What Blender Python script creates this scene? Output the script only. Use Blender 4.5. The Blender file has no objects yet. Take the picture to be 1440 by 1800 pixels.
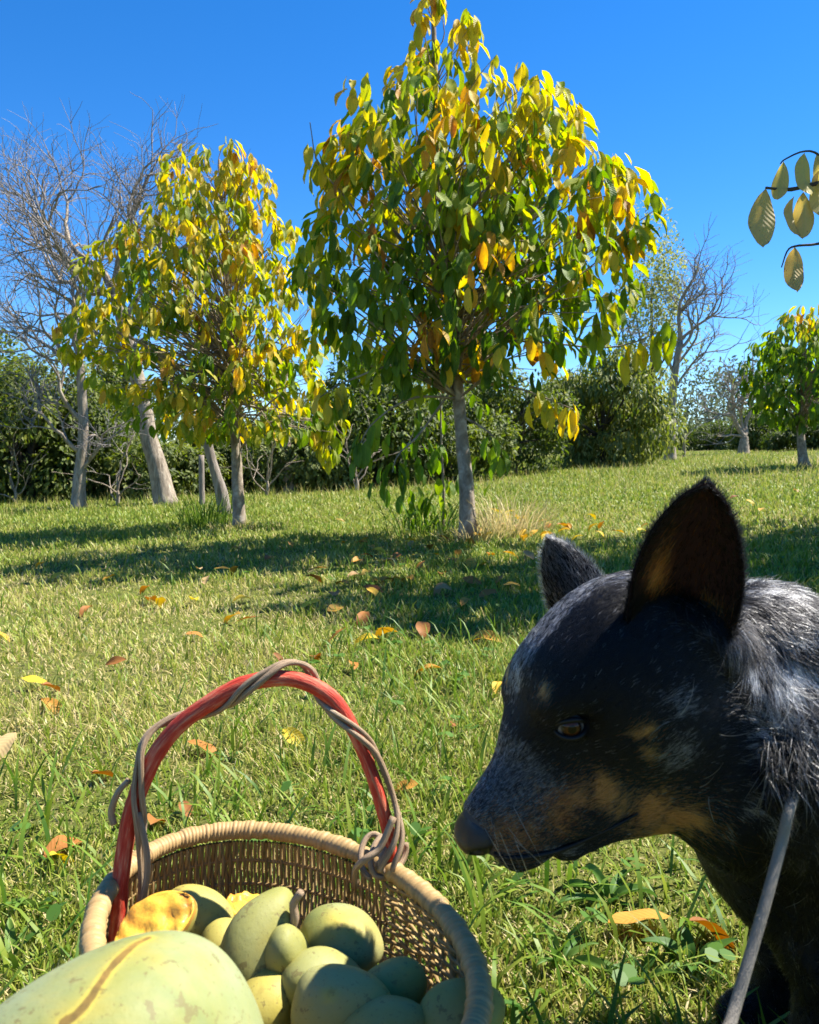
import bpy, math, random
import numpy as np
from mathutils import Vector, Matrix
from mathutils.bvhtree import BVHTree

R = math.radians
rng = np.random.default_rng(11)
random.seed(11)
sc = bpy.context.scene
COL = sc.collection

# ---------------------------------------------------------------- camera
CAM = np.array((0.0, 0.0, 0.60)); PITCH = R(4.24); FPX = 1442.0
cd = bpy.data.cameras.new('camera'); cam = bpy.data.objects.new('camera', cd); COL.objects.link(cam)
cam.location = CAM; cam.rotation_euler = (math.pi/2 - PITCH, 0, 0)
cd.sensor_fit = 'HORIZONTAL'; cd.sensor_width = 36.0; cd.lens = 36.0*FPX/1440.0
cd.clip_start = 0.02; cd.clip_end = 3000
cd.dof.use_dof = True; cd.dof.focus_distance = 1.5; cd.dof.aperture_fstop = 20.0
sc.camera = cam

# ---------------------------------------------------------------- sky and sun
SUN_EL, SUN_AZ = R(54), R(69)            # azimuth: right of straight ahead
world = bpy.data.worlds.new('World'); sc.world = world; world.use_nodes = True
wn = world.node_tree.nodes; wl = world.node_tree.links
bg = wn['Background']; sky = wn.new('ShaderNodeTexSky'); sky.sky_type = 'NISHITA'
sky.sun_disc = False; sky.sun_elevation = SUN_EL; sky.sun_rotation = SUN_AZ
sky.air_density = 1.0; sky.dust_density = 0.0; sky.ozone_density = 6.0; sky.altitude = 1500
hs = wn.new('ShaderNodeHueSaturation'); hs.inputs['Hue'].default_value = 0.504; hs.inputs['Saturation'].default_value = 1.27; hs.inputs['Value'].default_value = 1.0
wl.new(sky.outputs[0], hs.inputs['Color']); wl.new(hs.outputs[0], bg.inputs[0])
bg.inputs[1].default_value = 0.085
sd = bpy.data.lights.new('sun', 'SUN'); sd.energy = 5.0; sd.angle = R(0.5); sd.color = (1.0, 0.95, 0.86)
sun = bpy.data.objects.new('sun', sd); COL.objects.link(sun)
SUND = Vector((math.sin(SUN_AZ)*math.cos(SUN_EL), math.cos(SUN_AZ)*math.cos(SUN_EL), math.sin(SUN_EL)))
sun.rotation_euler = SUND.to_track_quat('Z', 'Y').to_euler(); sun.location = (6, 6, 9)
sc.view_settings.view_transform = 'Standard'; sc.view_settings.look = 'None'
sc.view_settings.exposure = 1.44; sc.view_settings.gamma = 1.0
sc.cycles.max_bounces = 8; sc.cycles.transparent_max_bounces = 8
sc.cycles.caustics_reflective = False; sc.cycles.caustics_refractive = False
sc.cycles.use_denoising = True

# ---------------------------------------------------------------- geometry helpers
FW = np.array((0, math.cos(PITCH), -math.sin(PITCH))); UP = np.array((0, math.sin(PITCH), math.cos(PITCH))); RT = np.array((1.0, 0, 0))
def ray(px, py): return FW + (px-720)/FPX*RT + (900-py)/FPX*UP
def P(px, py, d): return CAM + d*ray(px, py)
def ground_z(x, y):
    x = np.asarray(x, float); y = np.asarray(y, float)
    r = np.hypot(x, y)
    z = 0.04*26*np.tanh(x/26)*np.clip((r-0.4)/2.5, 0, 1)
    z = z + 0.012*np.sin(x*0.9+1.3)*np.sin(y*0.7+0.4)*np.clip((r-1)/3, 0, 1)
    z = z + 0.07*np.exp(-((x-6.6)**2+(y-14.0)**2)/4.0)
    return z
def G(px, py):
    r = ray(px, py); lo, hi = 0.3, 120.0
    for d in np.geomspace(0.3, 120, 500):
        p = CAM + d*r
        if p[2] < ground_z(p[0], p[1]): hi = d; break
        lo = d
    for _ in range(30):
        m = (lo+hi)/2; p = CAM + m*r
        if p[2] < ground_z(p[0], p[1]): hi = m
        else: lo = m
    return CAM + hi*r
def depth_of(p): return float(np.dot(np.asarray(p)-CAM, FW))
def nrm(v):
    v = np.asarray(v, float); return v/(np.linalg.norm(v, axis=-1, keepdims=True)+1e-12)

class MB:
    """collects vertices and faces and links them as one mesh object"""
    def __init__(s): s.v = []; s.q = []; s.t = []; s.qm = []; s.tm = []; s.a = []; s.uv = []; s.n = 0
    def add(s, v, quads=None, tris=None, tint=0.0, uv=None, mat=0):
        v = np.asarray(v, np.float32).reshape(-1, 3); k = len(v)
        s.v.append(v); s.a.append(np.broadcast_to(np.asarray(tint, np.float32), (k,)).copy())
        s.uv.append(np.zeros((k, 3), np.float32) if uv is None else np.asarray(uv, np.float32).reshape(-1, 3))
        if quads is not None and len(quads):
            q = np.asarray(quads, np.int64).reshape(-1, 4)+s.n; s.q.append(q); s.qm.append(np.broadcast_to(np.asarray(mat), (len(q),)))
        if tris is not None and len(tris):
            t = np.asarray(tris, np.int64).reshape(-1, 3)+s.n; s.t.append(t); s.tm.append(np.broadcast_to(np.asarray(mat), (len(t),)))
        s.n += k
    def mesh(s, name, mats, smooth=True):
        me = bpy.data.meshes.new(name)
        v = np.concatenate(s.v); me.vertices.add(len(v)); me.vertices.foreach_set('co', v.ravel())
        q = np.concatenate(s.q) if s.q else np.zeros((0, 4), np.int64); t = np.concatenate(s.t) if s.t else np.zeros((0, 3), np.int64)
        nl = q.size+t.size; me.loops.add(nl); me.loops.foreach_set('vertex_index', np.concatenate([q.ravel(), t.ravel()]).astype(np.int32))
        nf = len(q)+len(t); me.polygons.add(nf)
        me.polygons.foreach_set('loop_start', np.concatenate([np.arange(len(q))*4, q.size+np.arange(len(t))*3]).astype(np.int32))
        mi = np.concatenate(s.qm+s.tm).astype(np.int32) if (s.qm or s.tm) else np.zeros(0, np.int32)
        me.polygons.foreach_set('material_index', mi)
        me.polygons.foreach_set('use_smooth', np.full(nf, smooth))
        at = me.attributes.new('tint', 'FLOAT', 'POINT'); at.data.foreach_set('value', np.concatenate(s.a))
        au = me.attributes.new('luv', 'FLOAT_VECTOR', 'POINT'); au.data.foreach_set('vector', np.concatenate(s.uv).ravel())
        for m in (mats if isinstance(mats, (list, tuple)) else [mats]): me.materials.append(m)
        me.update(calc_edges=True); me.validate()
        return me
    def build(s, name, mats, parent=None, smooth=True):
        o = bpy.data.objects.new(name, s.mesh(name, mats, smooth)); COL.objects.link(o)
        if parent is not None:
            o.parent = parent; o.matrix_parent_inverse = Matrix.Translation(-parent.location)
        return o

def tag(o, label=None, cat=None, group=None, kind=None):
    if label: o['label'] = label
    if cat: o['category'] = cat
    if group: o['group'] = group
    if kind: o['kind'] = kind
    return o
def empty(name, loc, label, cat, group=None):
    o = bpy.data.objects.new(name, None); COL.objects.link(o); o.location = [float(c) for c in loc]; o.empty_display_size = 0.1
    return tag(o, label, cat, group)

def tube(mb, pts, rad, sides=6, tint=0.0, mat=0, cap=True, wob=None):
    pts = np.asarray(pts, float); n = len(pts); rad = np.broadcast_to(np.asarray(rad, float), (n,))
    tg = nrm(np.gradient(pts, axis=0))
    a = np.array((0, 0, 1.0)) if abs(tg[0][2]) < 0.9 else np.array((1.0, 0, 0))
    N = np.zeros((n, 3)); N[0] = nrm(np.cross(tg[0], a))
    for i in range(1, n):
        w = N[i-1]-tg[i]*np.dot(N[i-1], tg[i]); N[i] = w/(np.linalg.norm(w)+1e-12)
    B = np.cross(tg, N); th = np.arange(sides)*2*math.pi/sides
    ring = N[:, None]*np.cos(th)[None, :, None]+B[:, None]*np.sin(th)[None, :, None]
    rr = rad[:, None] if wob is None else rad[:, None]*wob
    v = pts[:, None]+ring*rr[..., None]
    L = np.concatenate([[0], np.cumsum(np.linalg.norm(np.diff(pts, axis=0), axis=1))])
    uv = np.zeros((n, sides, 3)); uv[..., 0] = th/(2*math.pi); uv[..., 1] = L[:, None]
    i = np.arange(n-1)[:, None]*sides; j = np.arange(sides)[None]; j2 = (j+1) % sides
    q = np.stack([i+j, i+j2, i+sides+j2, i+sides+j], -1).reshape(-1, 4)
    tr = None
    v = v.reshape(-1, 3); uv = uv.reshape(-1, 3)
    if cap:
        v = np.concatenate([v, pts[:1], pts[-1:]]); uv = np.concatenate([uv, uv[:1], uv[-1:]])
        c0, c1 = n*sides, n*sides+1; jj = np.arange(sides); e = (n-1)*sides
        tr = np.concatenate([np.stack([np.full(sides, c0), (jj+1) % sides, jj], -1), np.stack([np.full(sides, c1), e+jj, e+(jj+1) % sides], -1)])
    mb.add(v, q, tr, tint=tint, uv=uv, mat=mat)

def spline(pts, n):
    """Catmull-Rom through pts, n samples"""
    p = np.asarray(pts, float); p = np.concatenate([[2*p[0]-p[1]], p, [2*p[-1]-p[-2]]]); m = len(p)-3
    t = np.linspace(0, m-1e-9, n); i = t.astype(int); f = (t-i)[:, None]
    a, b, c, d = p[i], p[i+1], p[i+2], p[i+3]
    return 0.5*((2*b)+(c-a)*f+(2*a-5*b+4*c-d)*f**2+(3*b-a-3*c+d)*f**3)

# ---------------------------------------------------------------- material helpers
class NT:
    def __init__(s, name):
        s.m = bpy.data.materials.new(name); s.m.use_nodes = True; s.t = s.m.node_tree; s.n = s.t.nodes; s.n.clear()
        s.out = s.n.new('ShaderNodeOutputMaterial')
    def node(s, typ, **kw):
        n = s.n.new(typ)
        for k, v in kw.items(): setattr(n, k, v)
        return n
    def link(s, a, b): s.t.links.new(a, b)
    def set(s, n, key, v):
        if hasattr(v, 'is_output') or isinstance(v, bpy.types.NodeSocket): s.link(v, n.inputs[key])
        else: n.inputs[key].default_value = v
    def attr(s, name, out='Fac'): return s.node('ShaderNodeAttribute', attribute_name=name).outputs[out]
    def math(s, op, a, b=0.0, c=None, clamp=False):
        n = s.node('ShaderNodeMath', operation=op, use_clamp=clamp); s.set(n, 0, a); s.set(n, 1, b)
        if c is not None: s.set(n, 2, c)
        return n.outputs[0]
    def ramp(s, fac, stops, interp='LINEAR'):
        n = s.node('ShaderNodeValToRGB'); cr = n.color_ramp; cr.interpolation = interp
        while len(cr.elements) < len(stops): cr.elements.new(0.5)
        for e, (p, c) in zip(cr.elements, stops): e.position = p; e.color = (*c, 1) if len(c) == 3 else c
        s.set(n, 0, fac); return n.outputs[0]
    def noise(s, scale, detail=4, rough=0.55, vec=None, dist=0.0, out=0):
        n = s.node('ShaderNodeTexNoise'); s.set(n, 'Scale', scale); s.set(n, 'Detail', detail); s.set(n, 'Roughness', rough); s.set(n, 'Distortion', dist)
        if vec is not None: s.link(vec, n.inputs['Vector'])
        return n.outputs[out]
    def pos(s): return s.node('ShaderNodeTexCoord').outputs['Object']
    def mapped(s, vec, scale=(1, 1, 1)):
        n = s.node('ShaderNodeMapping'); s.link(vec, n.inputs[0]); n.inputs['Scale'].default_value = scale; return n.outputs[0]
    def mix(s, fac, a, b, blend='MIX'):
        n = s.node('ShaderNodeMix', data_type='RGBA', blend_type=blend); s.set(n, 0, fac)
        s.set(n, 6, a if not isinstance(a, tuple) else (*a, 1)); s.set(n, 7, b if not isinstance(b, tuple) else (*b, 1)); return n.outputs[2]
    def bump(s, h, strength=0.4, dist=0.01):
        n = s.node('ShaderNodeBump'); s.set(n, 'Height', h); s.set(n, 'Strength', strength); s.set(n, 'Distance', dist); return n.outputs[0]
    def principled(s, color, rough=0.6, spec=0.4, normal=None, **kw):
        n = s.node('ShaderNodeBsdfPrincipled'); s.set(n, 'Base Color', color if not isinstance(color, tuple) else (*color, 1)); s.set(n, 'Roughness', rough)
        s.set(n, 'Specular IOR Level', spec)
        if normal is not None: s.link(normal, n.inputs['Normal'])
        for k, v in kw.items(): s.set(n, k.replace('_', ' '), v)
        return n.outputs[0]
    def translucent(s, shader, color, amount):
        t = s.node('ShaderNodeBsdfTranslucent'); s.set(t, 0, color if not isinstance(color, tuple) else (*color, 1))
        m = s.node('ShaderNodeMixShader'); s.set(m, 0, amount); s.link(shader, m.inputs[1]); s.link(t.outputs[0], m.inputs[2]); return m.outputs[0]
    def done(s, shader): s.link(shader, s.out.inputs[0]); return s.m
# ================================================================ ground sheet
m = NT('soil_and_thatch'); p_ = m.pos()
c1 = m.ramp(m.noise(0.55, 5, vec=p_), [(0.30, (0.090, 0.135, 0.018)), (0.52, (0.140, 0.160, 0.034)), (0.70, (0.23, 0.190, 0.080))])
c2 = m.mix(m.ramp(m.noise(42, 6, 0.7, vec=p_), [(0.35, (0, 0, 0)), (0.65, (1, 1, 1))]), (0.100, 0.105, 0.028), c1)
m_ground = m.done(m.principled(c2, 0.95, 0.1, m.bump(m.noise(60, 6, 0.7, vec=p_), 0.7, 0.02)))
b = MB(); rr = np.concatenate([[0.0], np.geomspace(0.3, 900, 120)]); aa = np.linspace(0, 2*math.pi, 181)
X = rr[:, None]*np.cos(aa); Y = rr[:, None]*np.sin(aa)
Z = ground_z(X, Y); na = len(aa); i = np.arange(len(rr)-1)[:, None]*na; j = np.arange(na-1)[None]
b.add(np.stack([X, Y, Z], -1), np.stack([i+j, i+na+j, i+na+j+1, i+j+1], -1).reshape(-1, 4))
tag(b.build('ground', m_ground), kind='structure')

# ================================================================ grass
def patch(x, y):
    """0 lush green .. 1 dry straw"""
    f = 0.5+0.30*np.sin(x*1.1+0.8*np.sin(y*0.9)+0.6)*np.cos(y*0.8+0.7*np.sin(x*0.7))+0.22*np.sin(x*3.1+y*1.7+1.0)*np.cos(y*2.6-x*1.2)+0.12*np.sin(x*9+2*np.sin(y*7))*np.cos(y*8)
    f = f+0.62*np.exp(-((x+1.2)/1.15)**2-((y-2.5)/1.25)**2)-0.25*np.exp(-((x-0.3)/0.8)**2-((y-1.4)/0.6)**2)-0.35*np.clip((y-5)/3, 0, 1)
    return np.clip(f, 0, 1)
m = NT('grass_blades'); t_ = m.attr('tint')
gc = m.ramp(t_, [(0.0, (0.058, 0.145, 0.011)), (0.25, (0.148, 0.240, 0.018)), (0.5, (0.282, 0.335, 0.038)), (0.62, (0.39, 0.375, 0.085)), (0.78, (0.52, 0.42, 0.165)), (1.0, (0.62, 0.51, 0.27))])
m_grass = m.done(m.translucent(m.principled(gc, 0.5, 0.35), gc, 0.38))
def blades(mb, x, y, h, w, ang, lean, tint, bend=0.5, z0=None, seg=3):
    n = len(x); z = ground_z(x, y)-0.004 if z0 is None else z0
    t = np.linspace(0, 1, seg+1); d = np.stack([np.cos(ang), np.sin(ang), 0*ang], 1); sd_ = np.stack([-np.sin(ang), np.cos(ang), 0*ang], 1)
    tw = rng.uniform(-1, 1, (n, 1)); sd_ = nrm(sd_+tw*d*0.8)
    th = lean[:, None]+bend*t[None]*rng.uniform(0.3, 1.6, (n, 1))
    st = h[:, None]/seg
    dx = np.concatenate([np.zeros((n, 1)), np.cumsum(np.sin(th[:, :-1])*st, 1)], 1); dz = np.concatenate([np.zeros((n, 1)), np.cumsum(np.cos(th[:, :-1])*st, 1)], 1)
    c = np.stack([x, y, z], 1)[:, None]+d[:, None]*dx[..., None]+np.array((0, 0, 1.0))*dz[..., None]
    ww = w[:, None]*np.array([0.8, 1.0, 0.75, 0.0] if seg == 3 else [0.9, 0.8, 0.0])[None]*0.5
    Lf = c-sd_[:, None]*ww[..., None]; Rg = c+sd_[:, None]*ww[..., None]
    k = 2*seg+1
    v = np.concatenate([np.stack([Lf[:, :seg], Rg[:, :seg]], 2).reshape(n, 2*seg, 3), c[:, -1:]], 1)
    o = np.arange(n)[:, None]*k
    q = np.concatenate([o+np.array([2*s_, 2*s_+1, 2*s_+3, 2*s_+2])[None] for s_ in range(seg-1)], 0)
    tr = o+np.array([2*seg-2, 2*seg-1, 2*seg])[None]
    mb.add(v, q, tr, tint=np.repeat(tint, k))
BK = np.array((-0.115, 0.655))                        # middle of the basket
def scatter(n, lo, hi, power, half=R(37)):
    d = np.geomspace(lo, hi, 400); pdf = np.minimum(d**(1-power), 1e9); cdf = np.cumsum(pdf*np.gradient(d)); cdf /= cdf[-1]
    r = np.interp(rng.random(n), cdf, d); a = rng.uniform(-half, half, n)
    return r*np.sin(a), r*np.cos(a), r
gb = MB()
N1 = 500000
x, y, r = scatter(N1, 0.36, 46, 1.72)
keep = (((x-BK[0])/0.155)**2+((y-BK[1])/0.20)**2) > 1
x, y, r = x[keep], y[keep], r[keep]; n = len(x); pt = patch(x, y)
dry = rng.random(n) < (0.07+0.68*pt)*np.clip(1.25-r/14, 0.55, 1)
tint = np.where(dry, rng.uniform(0.62, 1.0, n), np.clip(rng.normal(0.33, 0.16, n)+0.20*pt+0.08*np.clip((r-3)/5, 0, 1), 0, 0.62))
h = np.where(dry, rng.uniform(0.025, 0.06, n), rng.uniform(0.028, 0.070, n))*(0.8+0.35*np.clip(np.sin(x*5+y*3)*np.cos(y*6-x*2), -1, 1)); h = h*np.clip(0.85+r/22, 0.85, 2.0)*np.where(r < 1.5, 0.8, 1)
w = np.where(dry, 0.0019, 0.0026)*rng.uniform(0.7, 1.5, n)*np.maximum(1, r/1.5)**0.70
lean = np.where(dry, np.abs(rng.normal(0.95, 0.45, n)), np.abs(rng.normal(0.30, 0.28, n)))
blades(gb, x, y, h, w, rng.uniform(0, 2*math.pi, n), np.clip(lean, 0, 1.5), tint, bend=0.9)
# broader, brighter blades near by
x, y, r = scatter(15000, 0.4, 7, 1.5); keep = (((x-BK[0])/0.16)**2+((y-BK[1])/0.21)**2 > 1) & (rng.random(15000) > patch(x, y)*1.0)
x, y, r = x[keep], y[keep], r[keep]; n = len(x)
blades(gb, x, y, rng.uniform(0.05, 0.13, n), rng.uniform(0.0032, 0.0070, n), rng.uniform(0, 2*math.pi, n), np.abs(rng.normal(0.45, 0.3, n)), np.clip(rng.normal(0.22, 0.12, n), 0, 0.5), bend=1.1)
# longer seeding grass in the far meadow
x, y, r = scatter(26000, 8, 40, 1.5); n = len(x); fr = np.clip((r-9)/4, 0, 1); keep = rng.random(n) < fr; x, y, r = x[keep], y[keep], r[keep]; n = len(x)
blades(gb, x, y, rng.uniform(0.08, 0.24, n), 0.006*(r/8)**0.8, rng.uniform(0, 2*math.pi, n), np.abs(rng.normal(0.25, 0.2, n)), np.clip(rng.normal(0.60, 0.16, n), 0.2, 1), bend=0.6, seg=2)
tag(gb.build('grass', m_grass), kind='stuff')
# ================================================================ broad leaves (shared by the trees and the ground)
def leaf_variant(seed, nl=9, nw=5, fold=None, curl=None):
    """a pointed egg-shaped leaf along +Y with unit length, midrib on x = 0, upper face +Z"""
    g = np.random.default_rng(seed); fold = g.uniform(0.15, 0.6) if fold is None else fold; curl = g.uniform(0.1, 0.9) if curl is None else curl
    t = np.linspace(0, 1, nl); u = np.linspace(-1, 1, nw)
    wid = 0.25*np.sin(math.pi*t**0.88)**0.80*(1-0.25*(1-t))+0.004; wid[-1] = 0.002
    th = np.cumsum(np.concatenate([[0], np.full(nl-1, 1/(nl-1))])*curl); st = np.diff(t)
    yy = np.concatenate([[0], np.cumsum(np.cos(th[:-1])*st)]); zz = -np.concatenate([[0], np.cumsum(np.sin(th[:-1])*st)])
    X = u[None]*wid[:, None]*math.cos(fold); ph = g.uniform(0, 6)
    lift = np.abs(u[None])*wid[:, None]*math.sin(fold)+0.022*np.sin(t[:, None]*11+ph+u[None]*1.3)*np.abs(u[None])
    asym = g.uniform(-0.05, 0.05)*np.sin(t*math.pi)
    n2 = np.sin(th)[:, None]*lift; Z = zz[:, None]+np.cos(th)[:, None]*lift; Yv = yy[:, None]+n2
    v = np.stack([X+asym[:, None], Yv+0*X, Z], -1)
    uv = np.stack([np.broadcast_to(u[None], X.shape), np.broadcast_to(t[:, None], X.shape), np.full(X.shape, 0.0)], -1)
    i = np.arange(nl-1)[:, None]*nw; j = np.arange(nw-1)[None]
    return v.reshape(-1, 3), np.stack([i+j, i+j+1, i+nw+j+1, i+nw+j], -1).reshape(-1, 4), uv.reshape(-1, 3)
LEAFV = [leaf_variant(100+k) for k in range(14)]
LEAFT = [leaf_variant(250+k, nl=4, nw=3) for k in range(8)]
LEAFS = [leaf_variant(200+k, nl=5, nw=3) for k in range(8)]
def put_leaves(mb, pos, axis, normal, size, tint, variants=LEAFV, mat=0, width=1.0):
    pos = np.asarray(pos, float); n = len(pos); ax = nrm(axis); s_ = nrm(np.cross(ax, normal)); nz = np.cross(s_, ax); which = rng.integers(0, len(variants), n)
    for k, (v, q, uv) in enumerate(variants):
        I = np.where(which == k)[0]
        if not len(I): continue
        vv = v*np.array((width, 1, 1))
        V = pos[I][:, None]+size[I][:, None, None]*(vv[None, :, 0:1]*s_[I][:, None]+vv[None, :, 1:2]*ax[I][:, None]+vv[None, :, 2:3]*nz[I][:, None])
        Q = (np.arange(len(I))*len(v))[:, None, None]+q[None]
        UV = np.broadcast_to(uv[None], (len(I),)+uv.shape).copy(); UV[..., 2] = rng.random(len(I))[:, None]*10
        mb.add(V.reshape(-1, 3), Q.reshape(-1, 4), tint=np.repeat(tint[I], len(v)), uv=UV.reshape(-1, 3), mat=mat)
def leaf_material(name, stops, trans=0.52, veins=0.28, rough=0.52, spec=0.28, spot=0.55, back=None, noise_amt=0.22):
    m = NT(name); t = m.attr('tint'); uv = m.attr('luv', 'Vector'); sx = m.node('ShaderNodeSeparateXYZ'); m.link(uv, sx.inputs[0])
    u = m.math('ABSOLUTE', sx.outputs[0]); v = sx.outputs[1]
    nz = m.noise(4.0, 4, 0.6, vec=m.mapped(uv, (0.8, 1.6, 1.0)))
    tt = m.math('ADD', t, m.math('MULTIPLY', m.math('SUBTRACT', nz, 0.5), noise_amt), clamp=True)
    col = m.ramp(tt, stops)
    vein = m.math('SINE', m.math('MULTIPLY', m.math('SUBTRACT', v, m.math('MULTIPLY', u, 0.16)), 70.0))
    vl = m.math('POWER', m.math('MAXIMUM', vein, 0.0), 6.0)
    mid = m.math('LESS_THAN', u, 0.06)
    vv = m.math('MAXIMUM', vl, mid)
    col2 = m.mix(m.math('MULTIPLY', vv, veins), col, (0.42, 0.42, 0.12))
    # brown rims and specks
    ed = m.math('ADD', m.math('POWER', u, 5.0), m.math('POWER', v, 6.0))
    sp = m.math('MULTIPLY', m.math('GREATER_THAN', m.math('ADD', m.noise(6, 3, 0.6, vec=m.mapped(uv, (0.9, 2.0, 3.0))), m.math('MULTIPLY', ed, 0.12)), spot+0.13), m.math('GREATER_THAN', t, 0.35))
    col3 = m.mix(m.math('MULTIPLY', sp, 0.8), col2, (0.10, 0.045, 0.015))
    nb_ = m.bump(vein, 0.12 if veins < 0.2 else 0.35, 0.002)
    sh = m.principled(col3, rough, spec, nb_)
    tc = m.mix(0.35, col3, col3, 'MULTIPLY'); g = m.node('ShaderNodeHueSaturation'); g.inputs['Saturation'].default_value = 1.25; g.inputs['Value'].default_value = 1.35; m.link(col3, g.inputs['Color'])
    return m.done(m.translucent(sh, g.outputs[0], trans))
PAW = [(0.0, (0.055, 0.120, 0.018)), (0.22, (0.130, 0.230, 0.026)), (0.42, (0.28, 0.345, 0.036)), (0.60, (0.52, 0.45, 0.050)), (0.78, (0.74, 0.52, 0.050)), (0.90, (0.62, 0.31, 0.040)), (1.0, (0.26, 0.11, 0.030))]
m_leaf = leaf_material('pawpaw_leaf', PAW)
m_dry = leaf_material('fallen_leaf', [(0.0, (0.62, 0.44, 0.03)), (0.35, (0.58, 0.33, 0.05)), (0.6, (0.42, 0.17, 0.035)), (0.8, (0.22, 0.085, 0.03)), (1.0, (0.50, 0.36, 0.17))], trans=0.25, rough=0.6, spec=0.25, spot=0.60, noise_amt=0.14, veins=0.08)
# ================================================================ trees
def bark(name, a, b_, c, scale=18.0, stretch=0.25, strength=0.6):
    m = NT(name); p_ = m.mapped(m.pos(), (1, 1, stretch)); n1 = m.noise(scale, 6, 0.65, vec=p_, dist=0.6)
    col = m.ramp(n1, [(0.30, a), (0.52, b_), (0.72, c)])
    return m.done(m.principled(col, 0.85, 0.2, m.bump(n1, strength, 0.02)))
m_bark = bark('smooth_grey_bark', (0.13, 0.095, 0.065), (0.28, 0.225, 0.165), (0.56, 0.48, 0.38), 16, 0.7, 0.4)
m_walnut = bark('furrowed_bark', (0.13, 0.10, 0.070), (0.30, 0.245, 0.18), (0.48, 0.41, 0.32), 26, 0.2, 0.9)
m_twig = bark('bare_twig_bark', (0.15, 0.13, 0.12), (0.23, 0.205, 0.19), (0.34, 0.31, 0.29), 9, 1.0, 0.2)
m_dark = bark('dark_bark', (0.030, 0.025, 0.020), (0.06, 0.05, 0.04), (0.10, 0.085, 0.07), 20, 0.3, 0.6)
m_post = bark('weathered_post_wood', (0.13, 0.105, 0.085), (0.24, 0.20, 0.165), (0.34, 0.30, 0.26), 30, 0.06, 0.7)

def px_at(px, py, d): return P(px, py, d)
def pawpaw(name, label, base_px, d, outline, cx_px, nleaf, lsize, trunk_px, tint_fn, group=None, trunk_r=0.055, twigs=True, variants=LEAFV, tw_r=0.006, up=None, skip_low=0.0):
    """outline: (py, left px, right px) rows of the crown's silhouette at the distance of the trunk"""
    base = G(*base_px) if d is None else P(*base_px, d); d = depth_of(base)
    if abs(base[2]-float(ground_z(base[0], base[1]))) > 0.01: print(name, 'off ground by', base[2]-float(ground_z(base[0], base[1])))
    root = empty(name, base, label, 'tree', group)
    rows = sorted(outline, key=lambda q: -q[0]); zz = np.array([P(720, q[0], d)[2] for q in rows])
    xl = np.array([P(q[1], q[0], d)[0] for q in rows]); xr = np.array([P(q[2], q[0], d)[0] for q in rows])
    o = np.argsort(zz); zz, xl, xr = zz[o], xl[o], xr[o]
    tp = np.array([P(px, py, d) for px, py in trunk_px]); tp[0] = base-np.array((0, 0, 0.05)); tp[1:, 1] += rng.normal(0, 0.02, len(tp)-1)
    path = spline(tp, 26); zt = path[:, 2]
    rad = trunk_r*(1-0.80*np.linspace(0, 1, 26)**0.9)*(1+0.45*np.exp(-np.linspace(0, 1, 26)*22))
    tb = MB(); wob = 1+rng.normal(0, 0.05, (26, 12)); tube(tb, path, rad, 12, wob=wob)
    cb = MB(); tw = MB()
    # clusters through the crown
    area = (xr-xl); cl = []
    zmin, zmax = zz[0], zz[-1]
    pdf_z = np.linspace(zmin, zmax, 300); wz = np.interp(pdf_z, zz, xr-xl)**1.2*np.where(np.interp(pdf_z, zz, xr-xl) < 0.62, 0.55, 1.0); cz = np.cumsum(wz); cz /= cz[-1]
    ncl = nleaf//6
    z = np.interp(rng.random(ncl), cz, pdf_z); L_, R_ = np.interp(z, zz, xl), np.interp(z, zz, xr); hw_ = (R_-L_)/2; cxm = (L_+R_)/2
    a = rng.uniform(0, 2*math.pi, ncl); rr = rng.uniform(0.02, 1.0, ncl)**0.52
    cpos = np.stack([cxm+hw_*rr*np.cos(a), base[1]+np.minimum(hw_, hw_.max()*0.9)*rr*np.sin(a)*0.9, z], 1)
    # keep the silhouette honest: also clusters right on the two edges
    outer = rr
    pos, axis, nor, tin, siz = [], [], [], [], []
    for k in range(ncl):
        c = cpos[k]; zr = np.clip(c[2]-np.hypot(c[0]-cxm[k], c[1]-base[1])*0.7-rng.uniform(0.05, 0.25), zt[rng.integers(8, 15)], zt[-1]); ti = int(np.argmin(np.abs(zt-zr))); q0 = path[ti]
        if twigs and k % 2 == 0:
            mid_ = q0*0.5+c*0.5+np.array((0, 0, 0.03*np.linalg.norm(c-q0)))+rng.normal(0, 0.04, 3)
            sp_ = spline([q0, mid_, c], 7); r0 = min(rad[ti]*0.4, tw_r*(0.5+1.0*np.linalg.norm(c-q0)))
            tube(tw, sp_, np.linspace(r0, tw_r*0.28, 7), 4, cap=False)
        nl_ = rng.integers(4, 9); outd = c-np.array((cxm[k], base[1], c[2])); outd = outd/(np.linalg.norm(outd)+1e-6)
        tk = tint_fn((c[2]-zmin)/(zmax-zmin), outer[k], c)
        for _ in range(nl_):
            aa_ = rng.uniform(0, 2*math.pi); hd = np.array((math.cos(aa_), math.sin(aa_), 0))+outd*0.5
            p0 = c+hd*rng.uniform(0.0, 0.35)*lsize+np.array((0, 0, rng.uniform(-0.5, 0.35)*lsize))
            dr = nrm(hd*abs(rng.normal(0.30, 0.75))+np.array((0, 0, -1.0)))
            pos.append(p0); axis.append(dr); nor.append(nrm(hd*1.0+np.array((0, 0, 0.45))+rng.normal(0, 0.25, 3))); tin.append(np.clip(tk+rng.normal(0, 0.10), 0, 1)); siz.append(lsize*rng.uniform(0.55, 1.2))
    put_leaves(cb, np.array(pos), np.array(axis), np.array(nor), np.array(siz), np.array(tin), variants)
    tb.build('trunk', m_bark, root)
    if twigs: tw.build('branches', m_bark, root)
    cb.build('crown', m_leaf, root)
    return root, path

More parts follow.
